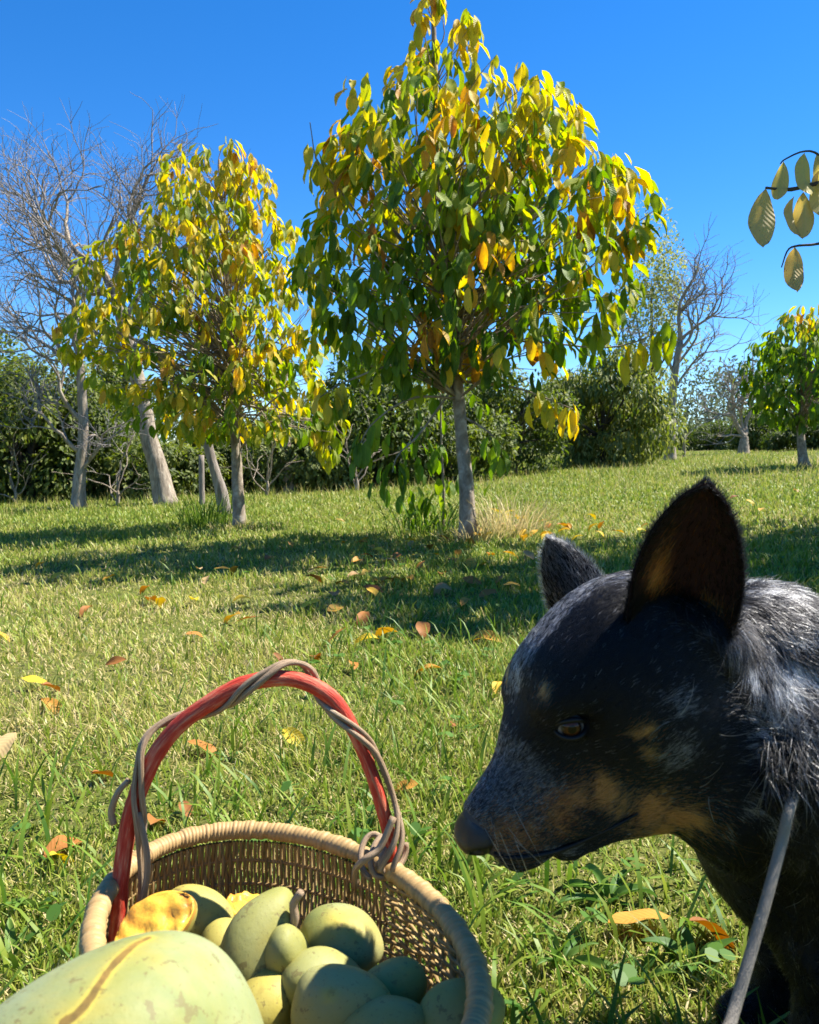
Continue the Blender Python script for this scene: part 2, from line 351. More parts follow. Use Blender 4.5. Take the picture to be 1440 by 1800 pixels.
def tint_main(h, o, c):
    t = 0.16+0.48*h+0.22*(o-0.6)+rng.normal(0, 0.13)  # yellower towards top and outside; darker green below paints the crown's shade
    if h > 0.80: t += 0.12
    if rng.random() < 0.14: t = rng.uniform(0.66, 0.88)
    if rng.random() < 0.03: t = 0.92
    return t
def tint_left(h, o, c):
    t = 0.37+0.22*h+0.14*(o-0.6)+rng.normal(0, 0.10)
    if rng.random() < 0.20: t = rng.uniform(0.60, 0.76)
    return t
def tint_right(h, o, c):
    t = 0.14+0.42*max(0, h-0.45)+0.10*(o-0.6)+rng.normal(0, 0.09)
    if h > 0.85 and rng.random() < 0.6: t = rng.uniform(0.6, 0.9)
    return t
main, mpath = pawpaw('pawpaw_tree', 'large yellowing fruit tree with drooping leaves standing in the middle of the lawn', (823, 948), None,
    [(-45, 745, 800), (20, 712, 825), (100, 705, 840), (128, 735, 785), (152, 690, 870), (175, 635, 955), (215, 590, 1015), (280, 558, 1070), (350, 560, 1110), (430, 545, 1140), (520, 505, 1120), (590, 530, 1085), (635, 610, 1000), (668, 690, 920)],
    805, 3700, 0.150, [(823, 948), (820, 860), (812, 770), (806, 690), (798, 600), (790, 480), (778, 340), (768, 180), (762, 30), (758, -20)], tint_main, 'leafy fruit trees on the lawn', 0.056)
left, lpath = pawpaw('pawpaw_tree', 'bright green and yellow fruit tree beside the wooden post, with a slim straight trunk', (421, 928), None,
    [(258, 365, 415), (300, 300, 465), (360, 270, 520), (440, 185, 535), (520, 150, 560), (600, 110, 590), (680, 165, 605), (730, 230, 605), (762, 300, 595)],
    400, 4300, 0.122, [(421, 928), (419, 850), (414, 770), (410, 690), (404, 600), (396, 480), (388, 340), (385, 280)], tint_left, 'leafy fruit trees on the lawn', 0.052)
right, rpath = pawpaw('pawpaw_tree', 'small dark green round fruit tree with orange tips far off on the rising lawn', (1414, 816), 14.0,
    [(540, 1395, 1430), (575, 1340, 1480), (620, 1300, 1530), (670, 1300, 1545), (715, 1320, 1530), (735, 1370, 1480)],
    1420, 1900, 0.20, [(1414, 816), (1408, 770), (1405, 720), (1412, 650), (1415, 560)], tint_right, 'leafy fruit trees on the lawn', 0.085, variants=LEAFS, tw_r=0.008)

# extra reaching branches of the middle and left trees, part of their crowns
def reach(root, start, pts_px, d, leaves, lsize, tintr, r0=0.010):
    tw = MB(); cb = MB(); pts = [start]+[P(px, py, dd) for px, py, dd in pts_px]; sp_ = spline(pts, 14); tube(tw, sp_, np.linspace(r0, 0.003, 14), 5, cap=False)
    pos, ax, nor, siz, tin = [], [], [], [], []
    for f, nl_ in leaves:
        c = sp_[min(13, int(f*13))]
        for _ in range(nl_):
            a = rng.uniform(0, 2*math.pi); hd = np.array((math.cos(a), math.sin(a), 0)); pos.append(c+hd*0.03+np.array((0, 0, rng.uniform(-0.08, 0.04)))); ax.append(nrm(hd*rng.uniform(0.15, 0.6)+np.array((0, 0, -1.0)))); nor.append(nrm(hd+np.array((0, 0, 0.4)))); siz.append(lsize*rng.uniform(0.8, 1.15)); tin.append(rng.uniform(*tintr))
    put_leaves(cb, np.array(pos), np.array(ax), np.array(nor), np.array(siz), np.array(tin)); tw.build('reaching_branch', m_bark, root); cb.build('leaf_spray', m_leaf, root)
dm = depth_of(main.location); dl = depth_of(left.location)
reach(main, mpath[11], [(930, 600, dm-0.2), (1080, 610, dm-0.4), (1200, 565, dm-0.5)], dm, [(0.75, 3), (0.97, 6), (0.91, 3), (0.84, 3)], 0.165, (0.3, 0.75))
reach(main, mpath[14], [(700, 470, dm-0.3), (610, 350, dm-0.5), (560, 290, dm-0.5), (545, 215, dm-0.5)], dm, [(0.98, 2), (0.78, 6), (0.62, 5), (0.9, 1)], 0.17, (0.4, 0.85))
reach(main, mpath[13], [(900, 420, dm), (1050, 330, dm-0.2), (1060, 280, dm-0.2)], dm, [(0.98, 4), (0.88, 5), (0.76, 5), (0.65, 4)], 0.165, (0.35, 0.8))
reach(main, mpath[14], [(900, 500, dm), (1060, 430, dm-0.2), (1150, 370, dm-0.3)], dm, [(0.98, 5), (0.90, 5), (0.82, 4), (0.74, 4)], 0.175, (0.2, 0.85))
reach(main, mpath[15], [(880, 300, dm), (930, 200, dm-0.1), (920, 175, dm-0.1)], dm, [(0.97, 5), (0.7, 4)], 0.165, (0.2, 0.6))
reach(main, mpath[9], [(900, 680, dm-0.2), (960, 700, dm-0.3), (1010, 720, dm-0.3)], dm, [(0.98, 6), (0.75, 6), (0.55, 4)], 0.17, (0.45, 0.85))
reach(main, mpath[9], [(740, 760, dm-0.1), (700, 800, dm-0.2), (690, 830, dm-0.2)], dm, [(0.98, 6), (0.7, 5)], 0.16, (0.1, 0.4))
reach(main, mpath[7], [(860, 760, dm-0.1), (880, 790, dm-0.1)], dm, [(0.98, 7), (0.6, 3)], 0.15, (0.2, 0.35))
reach(left, lpath[8], [(300, 640, dl), (180, 610, dl-0.1), (90, 600, dl-0.2)], dl, [(0.97, 5), (0.91, 3), (0.85, 4), (0.78, 3), (0.7, 4)], 0.135, (0.4, 0.7))
reach(left, lpath[7], [(500, 690, dl), (570, 720, dl-0.1), (600, 770, dl-0.2)], dl, [(0.98, 5), (0.8, 5), (0.65, 6)], 0.13, (0.3, 0.65))

reach(main, mpath[8], [(725, 700, dm-0.2), (655, 745, dm-0.3), (625, 800, dm-0.3)], dm, [(0.98, 5), (0.9, 4), (0.8, 5), (0.68, 4)], 0.15, (0.1, 0.45))
reach(main, mpath[8], [(720, 640, dm-0.3), (610, 670, dm-0.4), (560, 700, dm-0.5)], dm, [(0.98, 6), (0.9, 4), (0.8, 5), (0.7, 4)], 0.155, (0.25, 0.8))
reach(left, lpath[6], [(480, 740, dl), (555, 770, dl-0.1), (590, 800, dl-0.1)], dl, [(0.98, 6), (0.9, 5), (0.8, 5), (0.7, 4)], 0.125, (0.35, 0.62))
# sucker stem beside the middle trunk
sb = G(778, 935); suck = empty('tree_sucker', sb, 'thin leafy shoot growing straight up beside the thick middle trunk', 'sapling')
st = MB(); tube(st, spline([sb, P(780, 860, depth_of(sb)), P(776, 780, depth_of(sb)), P(774, 690, depth_of(sb))], 12), np.linspace(0.014, 0.006, 12), 6); st.build('stem', m_bark, suck)
lb = MB(); pos, ax, nor = [], [], []
for k in range(105):
    py = rng.uniform(770, 915) if k < 84 else rng.uniform(680, 780); px = 776+rng.normal(0, 1)*(55 if py < 860 else 22)-25; c = P(px, py, depth_of(sb)+rng.normal(0, 0.12)); a = rng.uniform(0, 2*math.pi); hd = np.array((math.cos(a), math.sin(a), 0))
    pos.append(c); ax.append(nrm(hd*0.5+np.array((0, 0, -1.0)))); nor.append(nrm(hd+np.array((0, 0, 0.4))))
put_leaves(lb, np.array(pos), np.array(ax), np.array(nor), rng.uniform(0.09, 0.16, 105), np.clip(rng.normal(0.2, 0.12, 105), 0, 0.7)); lb.build('leaves', m_leaf, suck)

# ---- tree outside the frame whose branch hangs into it
nbase = np.array((3.25, 4.75, float(ground_z(3.25, 4.75))))
near = empty('pawpaw_tree', nbase, 'fruit tree whose twig of large tan leaves hangs into the sky at the edge', 'tree', 'leafy fruit trees on the lawn')
tb = MB(); tp = spline([nbase-np.array((0, 0, 0.05)), nbase+np.array((0.02, 0, 0.9)), nbase+np.array((-0.05, 0.03, 2.6)), nbase+np.array((0.02, 0, 4.2))], 20); tube(tb, tp, np.linspace(0.06, 0.012, 20), 10); tb.build('trunk', m_bark, near)
cb = MB(); tw = MB(); pos, ax, nor, tin, siz = [], [], [], [], []
for k in range(560):
    z = rng.uniform(0.9, 4.7); rr = 1.50*math.sqrt(max(0.05, 1-((z-2.7)/2.2)**2))*math.sqrt(rng.uniform(0.1, 1)); a = rng.uniform(0, 2*math.pi); c = nbase+np.array((rr*math.cos(a), rr*math.sin(a), z))
    if 720+FPX*c[0]/max(0.5, depth_of(c)) < 1500: continue
    q0 = tp[min(19, int(np.argmin(np.abs(tp[:, 2]-(c[2]-0.4)))))]; tube(tw, spline([q0, (q0+c)/2-np.array((0, 0, 0.08)), c], 6), np.linspace(0.010, 0.002, 6), 4, cap=False)
    for _ in range(7):
        a = rng.uniform(0, 2*math.pi); hd = np.array((math.cos(a), math.sin(a), 0)); pos.append(c+hd*0.05+np.array((0, 0, rng.uniform(-0.1, 0.06)))); ax.append(nrm(hd*rng.uniform(0.2, 0.7)+np.array((0, 0, -1)))); nor.append(nrm(hd+np.array((0, 0, 0.4)))); tin.append(np.clip(rng.normal(0.4, 0.2), 0, 1)); siz.append(rng.uniform(0.15, 0.25))
put_leaves(cb, np.array(pos), np.array(ax), np.array(nor), np.array(siz), np.array(tin)); tw.build('branches', m_bark, near); cb.build('crown', m_leaf, near)
D0 = 2.9; bw = MB()
tube(bw, spline([tp[7], P(1740, 420, 3.6), P(1600, 345, 3.2), P(1490, 318, D0), P(1440, 322, D0), P(1390, 333, D0), P(1346, 330, D0)], 24), np.linspace(0.016, 0.0040, 24)*(1+0.25*np.sin(np.arange(24)*2.4)**8), 7)
tube(bw, spline([P(1490, 318, D0), P(1440, 272, D0), P(1412, 266, D0), P(1380, 280, D0), P(1372, 288, D0)], 14), np.linspace(0.005, 0.002, 14), 5)
tube(bw, spline([P(1560, 332, 3.0), P(1480, 410, D0), P(1440, 428, D0), P(1402, 432, D0), P(1385, 440, D0), P(1374, 470, D0)], 18), np.linspace(0.007, 0.0022, 18), 5)
bw.build('hanging_twig', m_dark, near)
m_tanleaf = leaf_material('tan_backlit_leaf', [(0.0, (0.52, 0.46, 0.15)), (0.5, (0.56, 0.42, 0.17)), (1.0, (0.46, 0.30, 0.12))], trans=0.48, spot=0.57, noise_amt=0.6)  # tan tones paint the look of leaves seen against the light
for px, py, tx, ty, nx, t in ((1346, 332, 1335, 441, 0.15, 0.5), (1378, 284, 1368, 358, 0.5, 0.2), (1415, 268, 1412, 350, -0.2, 0.15), (1412, 338, 1407, 425, 0.25, 0.45), (1396, 345, 1390, 418, -0.6, 0.6), (1440, 300, 1436, 398, -0.5, 0.35), (1437, 268, 1444, 340, 0.5, 0.3), (1398, 434, 1393, 518, 0.1, 0.7)):
    a_, b2 = P(px, py, D0), P(tx, ty, D0); lb = MB(); L_ = np.linalg.norm(b2-a_); put_leaves(lb, a_[None], (b2-a_)[None], nrm(np.array([[nx, 0.95, 0.2]])), np.array([L_*1.06]), np.array([t]), [leaf_variant(int(px+py), 11, 7, fold=0.16+abs(nx)*0.7, curl=0.55)], width=0.92); lb.build('hanging_leaf', m_tanleaf, near)

# ---- bare trees
def grow(mb, p, d, L, r, lev, gn, spread=0.66, up=0.05, wig=0.20, nkids=(3, 5), minr=0.0045, kfr=(0.62, 0.85), sides=(8, 6, 5, 4, 3, 3), droop=0.0):
    nseg = 6 if lev < 3 else 4; pts = [p]; dd = d
    for k in range(nseg):
        dd = nrm(dd+gn.normal(0, wig, 3)+np.array((0, 0, up-droop*k/nseg))); pts.append(pts[-1]+dd*L/nseg)
    pts = np.array(pts); r1 = max(minr*0.7, r*0.55); tube(mb, pts, np.linspace(r, r1, len(pts)), sides[min(lev, 5)], cap=False, mat=0 if lev < 2 else 1)
    if lev >= 5 or r1 < minr: return
    for k in range(gn.integers(*nkids)):
        i = gn.integers(2, nseg+1) if k else nseg
        ax = nrm(pts[i]-pts[i-1]); pr = nrm(np.cross(ax, gn.normal(0, 1, 3))); nd = nrm(ax*math.cos(spread)+pr*math.sin(spread)*gn.uniform(0.7, 1.4))
        grow(mb, pts[i], nd, L*gn.uniform(*kfr), r1*gn.uniform(0.75, 1.0), lev+1, gn, spread, up, wig, nkids, minr, kfr, sides, droop)
def bare_tree(label, base_px, d, trunk, limbs, seed, r, name='bare_tree', ls=0.60, tm=None, nk=(4, 6), minr=0.0030, **kw):
    base = G(*base_px); d = depth_of(base) if d is None else d; root = empty(name, base, label, 'tree', 'bare trees around the lawn'); gn = np.random.default_rng(seed)
    tb = MB(); tp = [P(px, py, d) for px, py in trunk]; tp[0] = base-np.array((0, 0, 0.08)); sp_ = spline(tp, 18)
    tube(tb, sp_, np.linspace(r, r*0.62, 18)*(1+0.5*np.exp(-np.linspace(0, 1, 18)*10)), 14, wob=1+gn.normal(0, 0.045, (18, 14))); tb.build('trunk', tm or m_walnut, root)
    cb = MB()
    for f, (dx, dy, dz), L, rr in limbs:
        p0 = sp_[min(17, int(f*17))]; grow(cb, p0, nrm(np.array((dx, dy, dz), float)), L*ls, rr*0.62, 0, gn, nkids=nk, minr=minr, **kw)
    cb.build('crown', [m_walnut, m_twig], root); return root
bt1 = bare_tree('bare walnut tree with low pale side limbs at the left edge of the hedge', (137, 895), None, [(137, 895), (140, 840), (147, 770), (144, 690), (138, 620)],
    [(0.35, (0.9, -0.2, 0.75), 1.0, 0.045), (0.45, (-0.8, -0.3, 0.9), 1.2, 0.05), (0.6, (-0.8, 0.2, 0.8), 1.3, 0.055), (0.85, (-0.7, 0, 0.7), 1.5, 0.06), (1.0, (-0.25, 0.1, 0.9), 1.5, 0.07), (1.0, (0.35, -0.2, 0.9), 1.4, 0.06), (0.95, (-0.95, 0.2, 0.35), 1.5, 0.05)], 5, 0.088)
bt2 = bare_tree('tall bare walnut tree with a thick leaning trunk behind the left fruit tree', (293, 888), None, [(293, 888), (280, 830), (262, 770), (250, 700), (225, 600), (205, 520)],
    [(0.75, (-0.8, 0.2, 0.6), 2.0, 0.08), (1.0, (-0.45, 0.1, 0.95), 1.9, 0.10), (0.9, (0.5, 0.2, 0.9), 1.9, 0.09), (1.0, (0.10, -0.1, 1.0), 1.8, 0.085), (0.95, (-0.75, -0.2, 0.75), 1.8, 0.075), (0.8, (0.7, 0.1, 0.7), 1.6, 0.06), (1.0, (-0.9, 0.0, 0.45), 1.9, 0.07)], 8, 0.135)
bt3 = bare_tree('low pale forked bare tree on the far right of the meadow', (1307, 799), None, [(1307, 799), (1308, 780), (1309, 768)],
    [(1.0, (-0.75, 0, 0.7), 1.9, 0.17), (1.0, (0.55, 0.1, 0.85), 1.9, 0.16), (1.0, (-0.3, 0.1, 0.95), 1.6, 0.10), (0.9, (-0.9, -0.1, 0.5), 1.8, 0.08)], 21, 0.22, ls=0.75, minr=0.010)
bt4 = bare_tree('tall thin half bare tree with a straight trunk between chestnut bush and far meadow', (1178, 812), None, [(1178, 812), (1179, 770), (1180, 720), (1186, 660), (1196, 600)],
    [(0.7, (0.6, 0, 0.8), 2.6, 0.07), (0.85, (0.75, 0.1, 0.7), 2.8, 0.075), (1.0, (0.35, 0, 0.95), 2.6, 0.08), (1.0, (-0.1, 0.1, 1.0), 2.6, 0.11), (0.8, (-0.6, 0, 0.8), 2.2, 0.08), (0.95, (0.85, -0.1, 0.45), 2.4, 0.08)], 33, 0.15, ls=0.52, nk=(4, 6), minr=0.006)
bt5 = bare_tree('tiny bare sapling beside the straight half bare trunk', (1203, 806), None, [(1203, 806), (1203, 780), (1204, 765)], [(0.6, (-0.6, 0, 0.8), 0.7, 0.025), (1.0, (0.3, 0, 1), 0.8, 0.03), (0.8, (0.8, 0, 0.6), 0.7, 0.025)], 41, 0.055, name='bare_sapling', nk=(2, 4), minr=0.012)
bt6 = bare_tree('dark leaning trunk with a pale knot, growing behind the left fruit tree', (398, 905), None, [(398, 905), (388, 860), (374, 815), (362, 760), (360, 700), (352, 640)], [(0.6, (0.2, 0.1, 0.9), 1.2, 0.035), (1.0, (-0.3, 0.2, 0.9), 1.0, 0.03), (0.85, (0.7, 0.2, 0.6), 0.9, 0.025)], 52, 0.062, nk=(2, 4), tm=m_post)
bt7 = bare_tree('pale stout trunk standing against the dark hedge, right of the left fruit tree', (515, 866), None, [(515, 866), (508, 825), (500, 780), (492, 720), (500, 640)], [(0.45, (-0.5, 0, 0.9), 1.3, 0.06), (0.9, (0.5, 0.1, 0.8), 1.3, 0.05), (1.0, (-0.1, 0.2, 1), 1.2, 0.05)], 63, 0.125, nk=(2, 4))

# ---- leafy bushes and trees of the hedge line
m_bush = leaf_material('hedge_leaf', [(0.0, (0.030, 0.055, 0.012)), (0.4, (0.085, 0.125, 0.026)), (0.7, (0.165, 0.20, 0.045)), (1.0, (0.30, 0.31, 0.11))], trans=0.42, rough=0.5, spec=0.3, spot=0.9)
def bushy(label, cx_px, d, rx, rz, ry, base_z=None, n=9000, ls=0.105, tint=(0.4, 0.18), trunk=True, group='leafy trees of the hedge line', cat='tree', name='hedge_tree', lump=7, droop=0.5, topfrac=0.0, seed=0, width=1.0):
    gn = np.random.default_rng(seed+900); p = P(cx_px, 800, d); x0, y0 = p[0], p[1]; z0 = float(ground_z(x0, y0)); root = empty(name, (x0, y0, z0), label, cat, group)
    tb = MB(); tube(tb, spline([(x0, y0, z0-0.1), (x0+0.1, y0, z0+rz*0.5), (x0, y0+0.1, z0+rz*1.3)], 8), np.linspace(0.06*rx+0.03, 0.02*rx, 8), 8)
    for k in range(9):
        a = gn.uniform(0, 6.28); e = np.array((x0+rx*0.75*math.cos(a), y0+ry*0.7*math.sin(a), z0+rz*gn.uniform(0.5, 1.6))); tube(tb, spline([(x0, y0, z0+rz*gn.uniform(0.2, 0.7)), (np.array((x0, y0, z0+rz*0.5))+e)/2, e], 6), np.linspace(0.03*rx, 0.008, 6), 5, cap=False)
    tb.build('trunk', m_dark, root)
    lc = gn.normal(0, 1, (lump*4, 3)); lc = nrm(lc); lc[:, 2] = np.where(gn.random(len(lc)) < 0.35, -0.75*np.abs(lc[:, 2]), np.abs(lc[:, 2])); lc = lc*gn.uniform(0.55, 0.9, (len(lc), 1)); lr = gn.uniform(0.22, 0.42, len(lc))
    k = gn.integers(0, len(lc), n); q = nrm(gn.normal(0, 1, (n, 3)))*gn.uniform(0.55, 1.0, (n, 1))**0.5; u = lc[k]+q*lr[k][:, None]
    pos = np.stack([x0+u[:, 0]*rx, y0+u[:, 1]*ry, z0+rz*(0.80+u[:, 2]*(1.05+0.15*(u[:, 2] < 0)))], 1)
    gz = ground_z(pos[:, 0], pos[:, 1]); kp = pos[:, 2] > gz+0.02; pos, q, k = pos[kp], q[kp], k[kp]; n = len(pos)
    ax = nrm(q*0.7+gn.normal(0, 0.45, (n, 3))+np.array((0, 0, -droop))); nor = nrm(q+np.array((0, 0, 0.6))+gn.normal(0, 0.3, (n, 3)))
    cb = MB(); tl = gn.normal(0, 0.10, len(lc))[k]; put_leaves(cb, pos, ax, nor, ls*gn.uniform(0.6, 1.3, n), np.clip(gn.normal(*tint, n)+tl, 0, 1), LEAFT, width=width)
    cb.build('crown', m_bush, root); return root
hedge = [(-110, 13.6, 1.7, 1.50, 1.2, 0.45), (45, 13.4, 1.4, 1.30, 1.1, 0.55), (160, 14.2, 1.1, 1.0, 1.0, 0.38), (285, 13.8, 1.0, 0.50, 1.1, 0.62), (415, 15.0, 1.1, 0.62, 1.0, 0.42), (545, 14.0, 1.0, 0.52, 1.0, 0.66), (660, 14.2, 1.3, 1.05, 1.1, 0.45), (780, 15.2, 1.2, 0.90, 1.1, 0.55), (880, 17.0, 1.4, 1.25, 1.1, 0.42)]
hl_ = ['dark dense hedge tree cut off by the left edge', 'dark hedge tree behind the low limbs of the leftmost bare walnut', 'shadowy hedge bush between the two bare walnut trunks', 'green hedge bush right behind the leaning walnut trunk', 'low hedge bush behind the wooden post and left fruit tree trunk', 'olive hedge bush behind the pale stout trunk', 'dark round hedge bush left of the middle tree trunk', 'hedge bush directly behind the middle tree trunk', 'dark hedge bush just right of the middle tree trunk']
for k, (px, d, rx, rz, ry, t) in enumerate(hedge): bushy(hl_[k], px, d, rx, rz, ry, n=10500, ls=0.105, tint=(t-0.10, 0.20), seed=k, lump=10)
bushy('big rounded chestnut bush with long drooping olive leaves, right of the middle tree', 1055, 20.5, 1.75, 1.50, 1.5, n=13000, ls=0.19, tint=(0.72, 0.22), name='chestnut_tree', seed=20, droop=1.1, lump=9, width=0.62)
bushy('tall pale green feathery tree rising behind the right side of the middle tree', 1140, 27.0, 1.6, 4.3, 1.5, n=6500, ls=0.13, tint=(0.9, 0.12), name='feathery_tree', seed=21, lump=6, droop=0.2)
for k, (px, d, rx, rz, lb_) in enumerate([(1345, 40, 1.9, 1.05, 'dark round bush behind the forked pale bare tree'), (1415, 34, 1.6, 0.75, 'low olive bush behind the small round fruit tree trunk'), (1245, 52, 2.2, 1.0, 'dark low evergreen far behind the bare sapling')]):
    bushy(lb_, px, d, rx, rz, rx*0.8, n=8000, ls=0.16, tint=(0.22, 0.16), seed=30+k)
m_far = leaf_material('hazed_far_wood_leaf', [(0.0, (0.055, 0.075, 0.050)), (0.5, (0.105, 0.130, 0.080)), (1.0, (0.17, 0.19, 0.11))], trans=0.3, rough=0.7, spec=0.1, spot=0.9)  # greyed greens paint haze over the distant trees
# far wooded rise that reads as one mass
gn = np.random.default_rng(77); n = 60000; X = gn.uniform(-45, 60, n); Y = gn.uniform(58, 84, n); k = gn.random(n)
top = 4.4+1.6*np.sin(X*0.21+1)+1.0*np.sin(X*0.53)+0.8*np.sin(X*1.3+Y*0.4)+(Y-58)*0.10; zb = ground_z(X, Y); Z = zb+np.abs(top)*k+0.05
wb = MB(); q = nrm(gn.normal(0, 1, (n, 3))); put_leaves(wb, np.stack([X, Y, Z], 1), nrm(q+np.array((0, 0, -0.3))), nrm(gn.normal(0, 1, (n, 3))+np.array((0, -0.6, 0.8))), gn.uniform(0.25, 0.55, n), np.clip(gn.normal(0.40, 0.2, n), 0, 1), LEAFT); tag(wb.build('distant_woods', m_far), kind='stuff')

shrubs = [(25, 888, 0.9, 'pale bare shrub at the far left in front of the dark hedge'), (205, 889, 0.7, 'thin bare shrub between the two bare walnut trunks'), (468, 872, 0.7, 'small bare shrub in front of the hedge, left of the pale stout trunk'), (625, 866, 0.8, 'bare twiggy shrub in front of the hedge, left of the leafy shoot'), (905, 836, 0.9, 'bare twiggy shrub between the middle trunk and chestnut bush')]
for k, (px, py, hh_, lb_) in enumerate(shrubs):
    bare_tree(lb_, (px, py), None, [(px, py), (px+3, py-14), (px+2, py-26)], [(0.3, (-0.7, 0, 0.8), hh_*0.8, 0.02), (0.6, (0.7, 0.2, 0.7), hh_*0.8, 0.02), (1.0, (-0.2, 0, 1), hh_, 0.024), (1.0, (0.4, -0.1, 0.9), hh_, 0.022), (0.8, (-0.5, -0.3, 0.8), hh_*0.9, 0.02)], 80+k, 0.030, name='bare_shrub', nk=(2, 5), minr=0.0035, ls=0.85)
for k, (px, d, rx, rz, t, lb_) in enumerate([(0, 16.5, 1.2, 1.95, 0.40, 'tall dark tree rising above the hedge at the left edge'), (640, 17.0, 1.0, 1.55, 0.30, 'tall narrow dark tree above the hedge between left and middle fruit trees'), (200, 17.5, 1.0, 1.5, 0.55, 'tall greyish green tree above the hedge behind the leaning walnut')]):
    bushy(lb_, px, d, rx, rz, 1.0, n=6000, ls=0.12, tint=(t, 0.2), seed=60+k, lump=5)
# ---- posts
def post(label, px, py0, py1, d=None, r=0.05):
    base = G(px, py0); d = depth_of(base); top = P(px-1, py1, d); b = MB(); pts = np.linspace(base-np.array((0, 0, 0.1)), top, 9); tube(b, pts, r*np.linspace(1.08, 1, 9), 10, wob=1+rng.normal(0, 0.03, (9, 10))); o = b.build('wooden_post', m_post); tag(o, label, 'post', 'weathered posts by the left fruit tree'); return o
post('grey weathered wooden post standing between the leaning trunks', 355, 890, 800, r=0.036)
post('slim brown post half hidden behind the left fruit tree trunk', 411, 892, 795, r=0.022)
# ================================================================ dog
def surface_nets(D, org, h):
    S = D < 0
    nx, ny, nz = D.shape
    cnt = np.zeros((nx-1, ny-1, nz-1), np.int8)
    for a in (0, 1):
        for b in (0, 1):
            for c in (0, 1): cnt += S[a:nx-1+a, b:ny-1+b, c:nz-1+c]
    idx = np.argwhere((cnt > 0) & (cnt < 8)); M = len(idx)
    vid = np.full(cnt.shape, -1, np.int64); vid[tuple(idx.T)] = np.arange(M)
    acc = np.zeros((M, 3)); num = np.zeros(M)
    cor = [(a, b, c) for a in (0, 1) for b in (0, 1) for c in (0, 1)]
    vals = {c: D[idx[:, 0]+c[0], idx[:, 1]+c[1], idx[:, 2]+c[2]] for c in cor}
    for c1 in cor:
        for ax in range(3):
            if c1[ax]: continue
            c2 = tuple(1 if i == ax else c1[i] for i in range(3))
            d1, d2 = vals[c1], vals[c2]; m = (d1 < 0) != (d2 < 0)
            t = np.where(m, d1/np.where(m, d1-d2, 1), 0)
            p = np.tile(np.array(c1, float), (M, 1)); p[:, ax] += t
            acc[m] += p[m]; num[m] += 1
    v = (idx+acc/num[:, None])*h+org
    quads = []
    for ax in range(3):
        o1, o2 = [(1, 2), (2, 0), (0, 1)][ax]
        sl1 = [slice(None)]*3; sl2 = [slice(None)]*3; sl1[ax] = slice(0, -1); sl2[ax] = slice(1, None)
        A, B = S[tuple(sl1)], S[tuple(sl2)]
        e = np.argwhere(A != B)
        e = e[(e[:, o1] > 0) & (e[:, o2] > 0) & (e[:, o1] < D.shape[o1]-1) & (e[:, o2] < D.shape[o2]-1)]
        ins = A[tuple(e.T)]
        def cell(da, db):
            q = e.copy(); q[:, o1] -= da; q[:, o2] -= db; return vid[tuple(q.T)]
        q = np.stack([cell(1, 1), cell(0, 1), cell(0, 0), cell(1, 0)], -1)
        q[~ins] = q[~ins][:, ::-1]; quads.append(q)
    return v, np.concatenate(quads)

HP, HA = R(43), R(20)                    # head pitched down, turned a little towards the camera
hf = np.array((-math.cos(HP)*math.cos(HA), -math.cos(HP)*math.sin(HA), -math.sin(HP)))
hl = np.array((math.sin(HA), -math.cos(HA), 0.0)); hu = np.cross(hf, hl)
HM = np.stack([hf, hl, hu], 1)           # local (forward, left, up) -> world
HO = P(1010, 1268, 0.615) - 0.0385*hl
def H(x, y, z): return HO + HM @ np.array((x, y, z), float)

class Field:
    def __init__(s, lo, hi, h):
        s.lo = np.array(lo, float); s.h = h; s.n = np.ceil((np.array(hi)-s.lo)/h).astype(int)+1; s.D = np.full(s.n, 1.0)
    def box(s, lo, hi):
        a = np.clip(np.floor((lo-s.lo)/s.h).astype(int), 0, s.n); b = np.clip(np.ceil((hi-s.lo)/s.h).astype(int)+1, 0, s.n)
        ax = [s.lo[i]+np.arange(a[i], b[i])*s.h for i in range(3)]
        return tuple(slice(a[i], b[i]) for i in range(3)), np.stack(np.meshgrid(*ax, indexing='ij'), -1)
    def blend(s, sl, d, k, sub=False):
        D = s.D[sl]
        if sub: d = -d; h = np.clip(0.5-0.5*(d-D)/(-k) , 0, 1); s.D[sl] = np.maximum(D, d) + np.where(np.abs(D-d) < k, (k-np.abs(D-d))**2/(4*k), 0)
        else: s.D[sl] = np.minimum(D, d) - np.where(np.abs(D-d) < k, (k-np.abs(D-d))**2/(4*k), 0)
    def ell(s, c, r, k=0.02, M=None, sub=False):
        c = np.asarray(c, float); r = np.asarray(r, float); m = max(r)+k+2*s.h
        sl, p = s.box(c-m, c+m)
        if p.size == 0: return
        q = p-c
        if M is not None: q = q @ M
        k0 = np.linalg.norm(q/r, axis=-1); k1 = np.linalg.norm(q/(r*r), axis=-1)+1e-9
        s.blend(sl, k0*(k0-1)/k1, k, sub)
    def cone(s, a, b, ra, rb, k=0.02):
        a = np.asarray(a, float); b = np.asarray(b, float); m = max(ra, rb)+k+2*s.h
        sl, p = s.box(np.minimum(a, b)-m, np.maximum(a, b)+m)
        if p.size == 0: return
        ba = b-a; t = np.clip(((p-a) @ ba)/np.dot(ba, ba), 0, 1)
        s.blend(sl, np.linalg.norm(p-a-t[..., None]*ba, axis=-1)-(ra+(rb-ra)*t), k)

F = Field((-0.02, 0.45, -0.02), (1.02, 1.0, 0.56), 0.0042)
he = lambda c, r, k=0.02, sub=False: F.ell(H(*c), r, k, HM, sub)
hc_ = lambda a, b, ra, rb, k=0.02: F.cone(H(*a), H(*b), ra, rb, k)
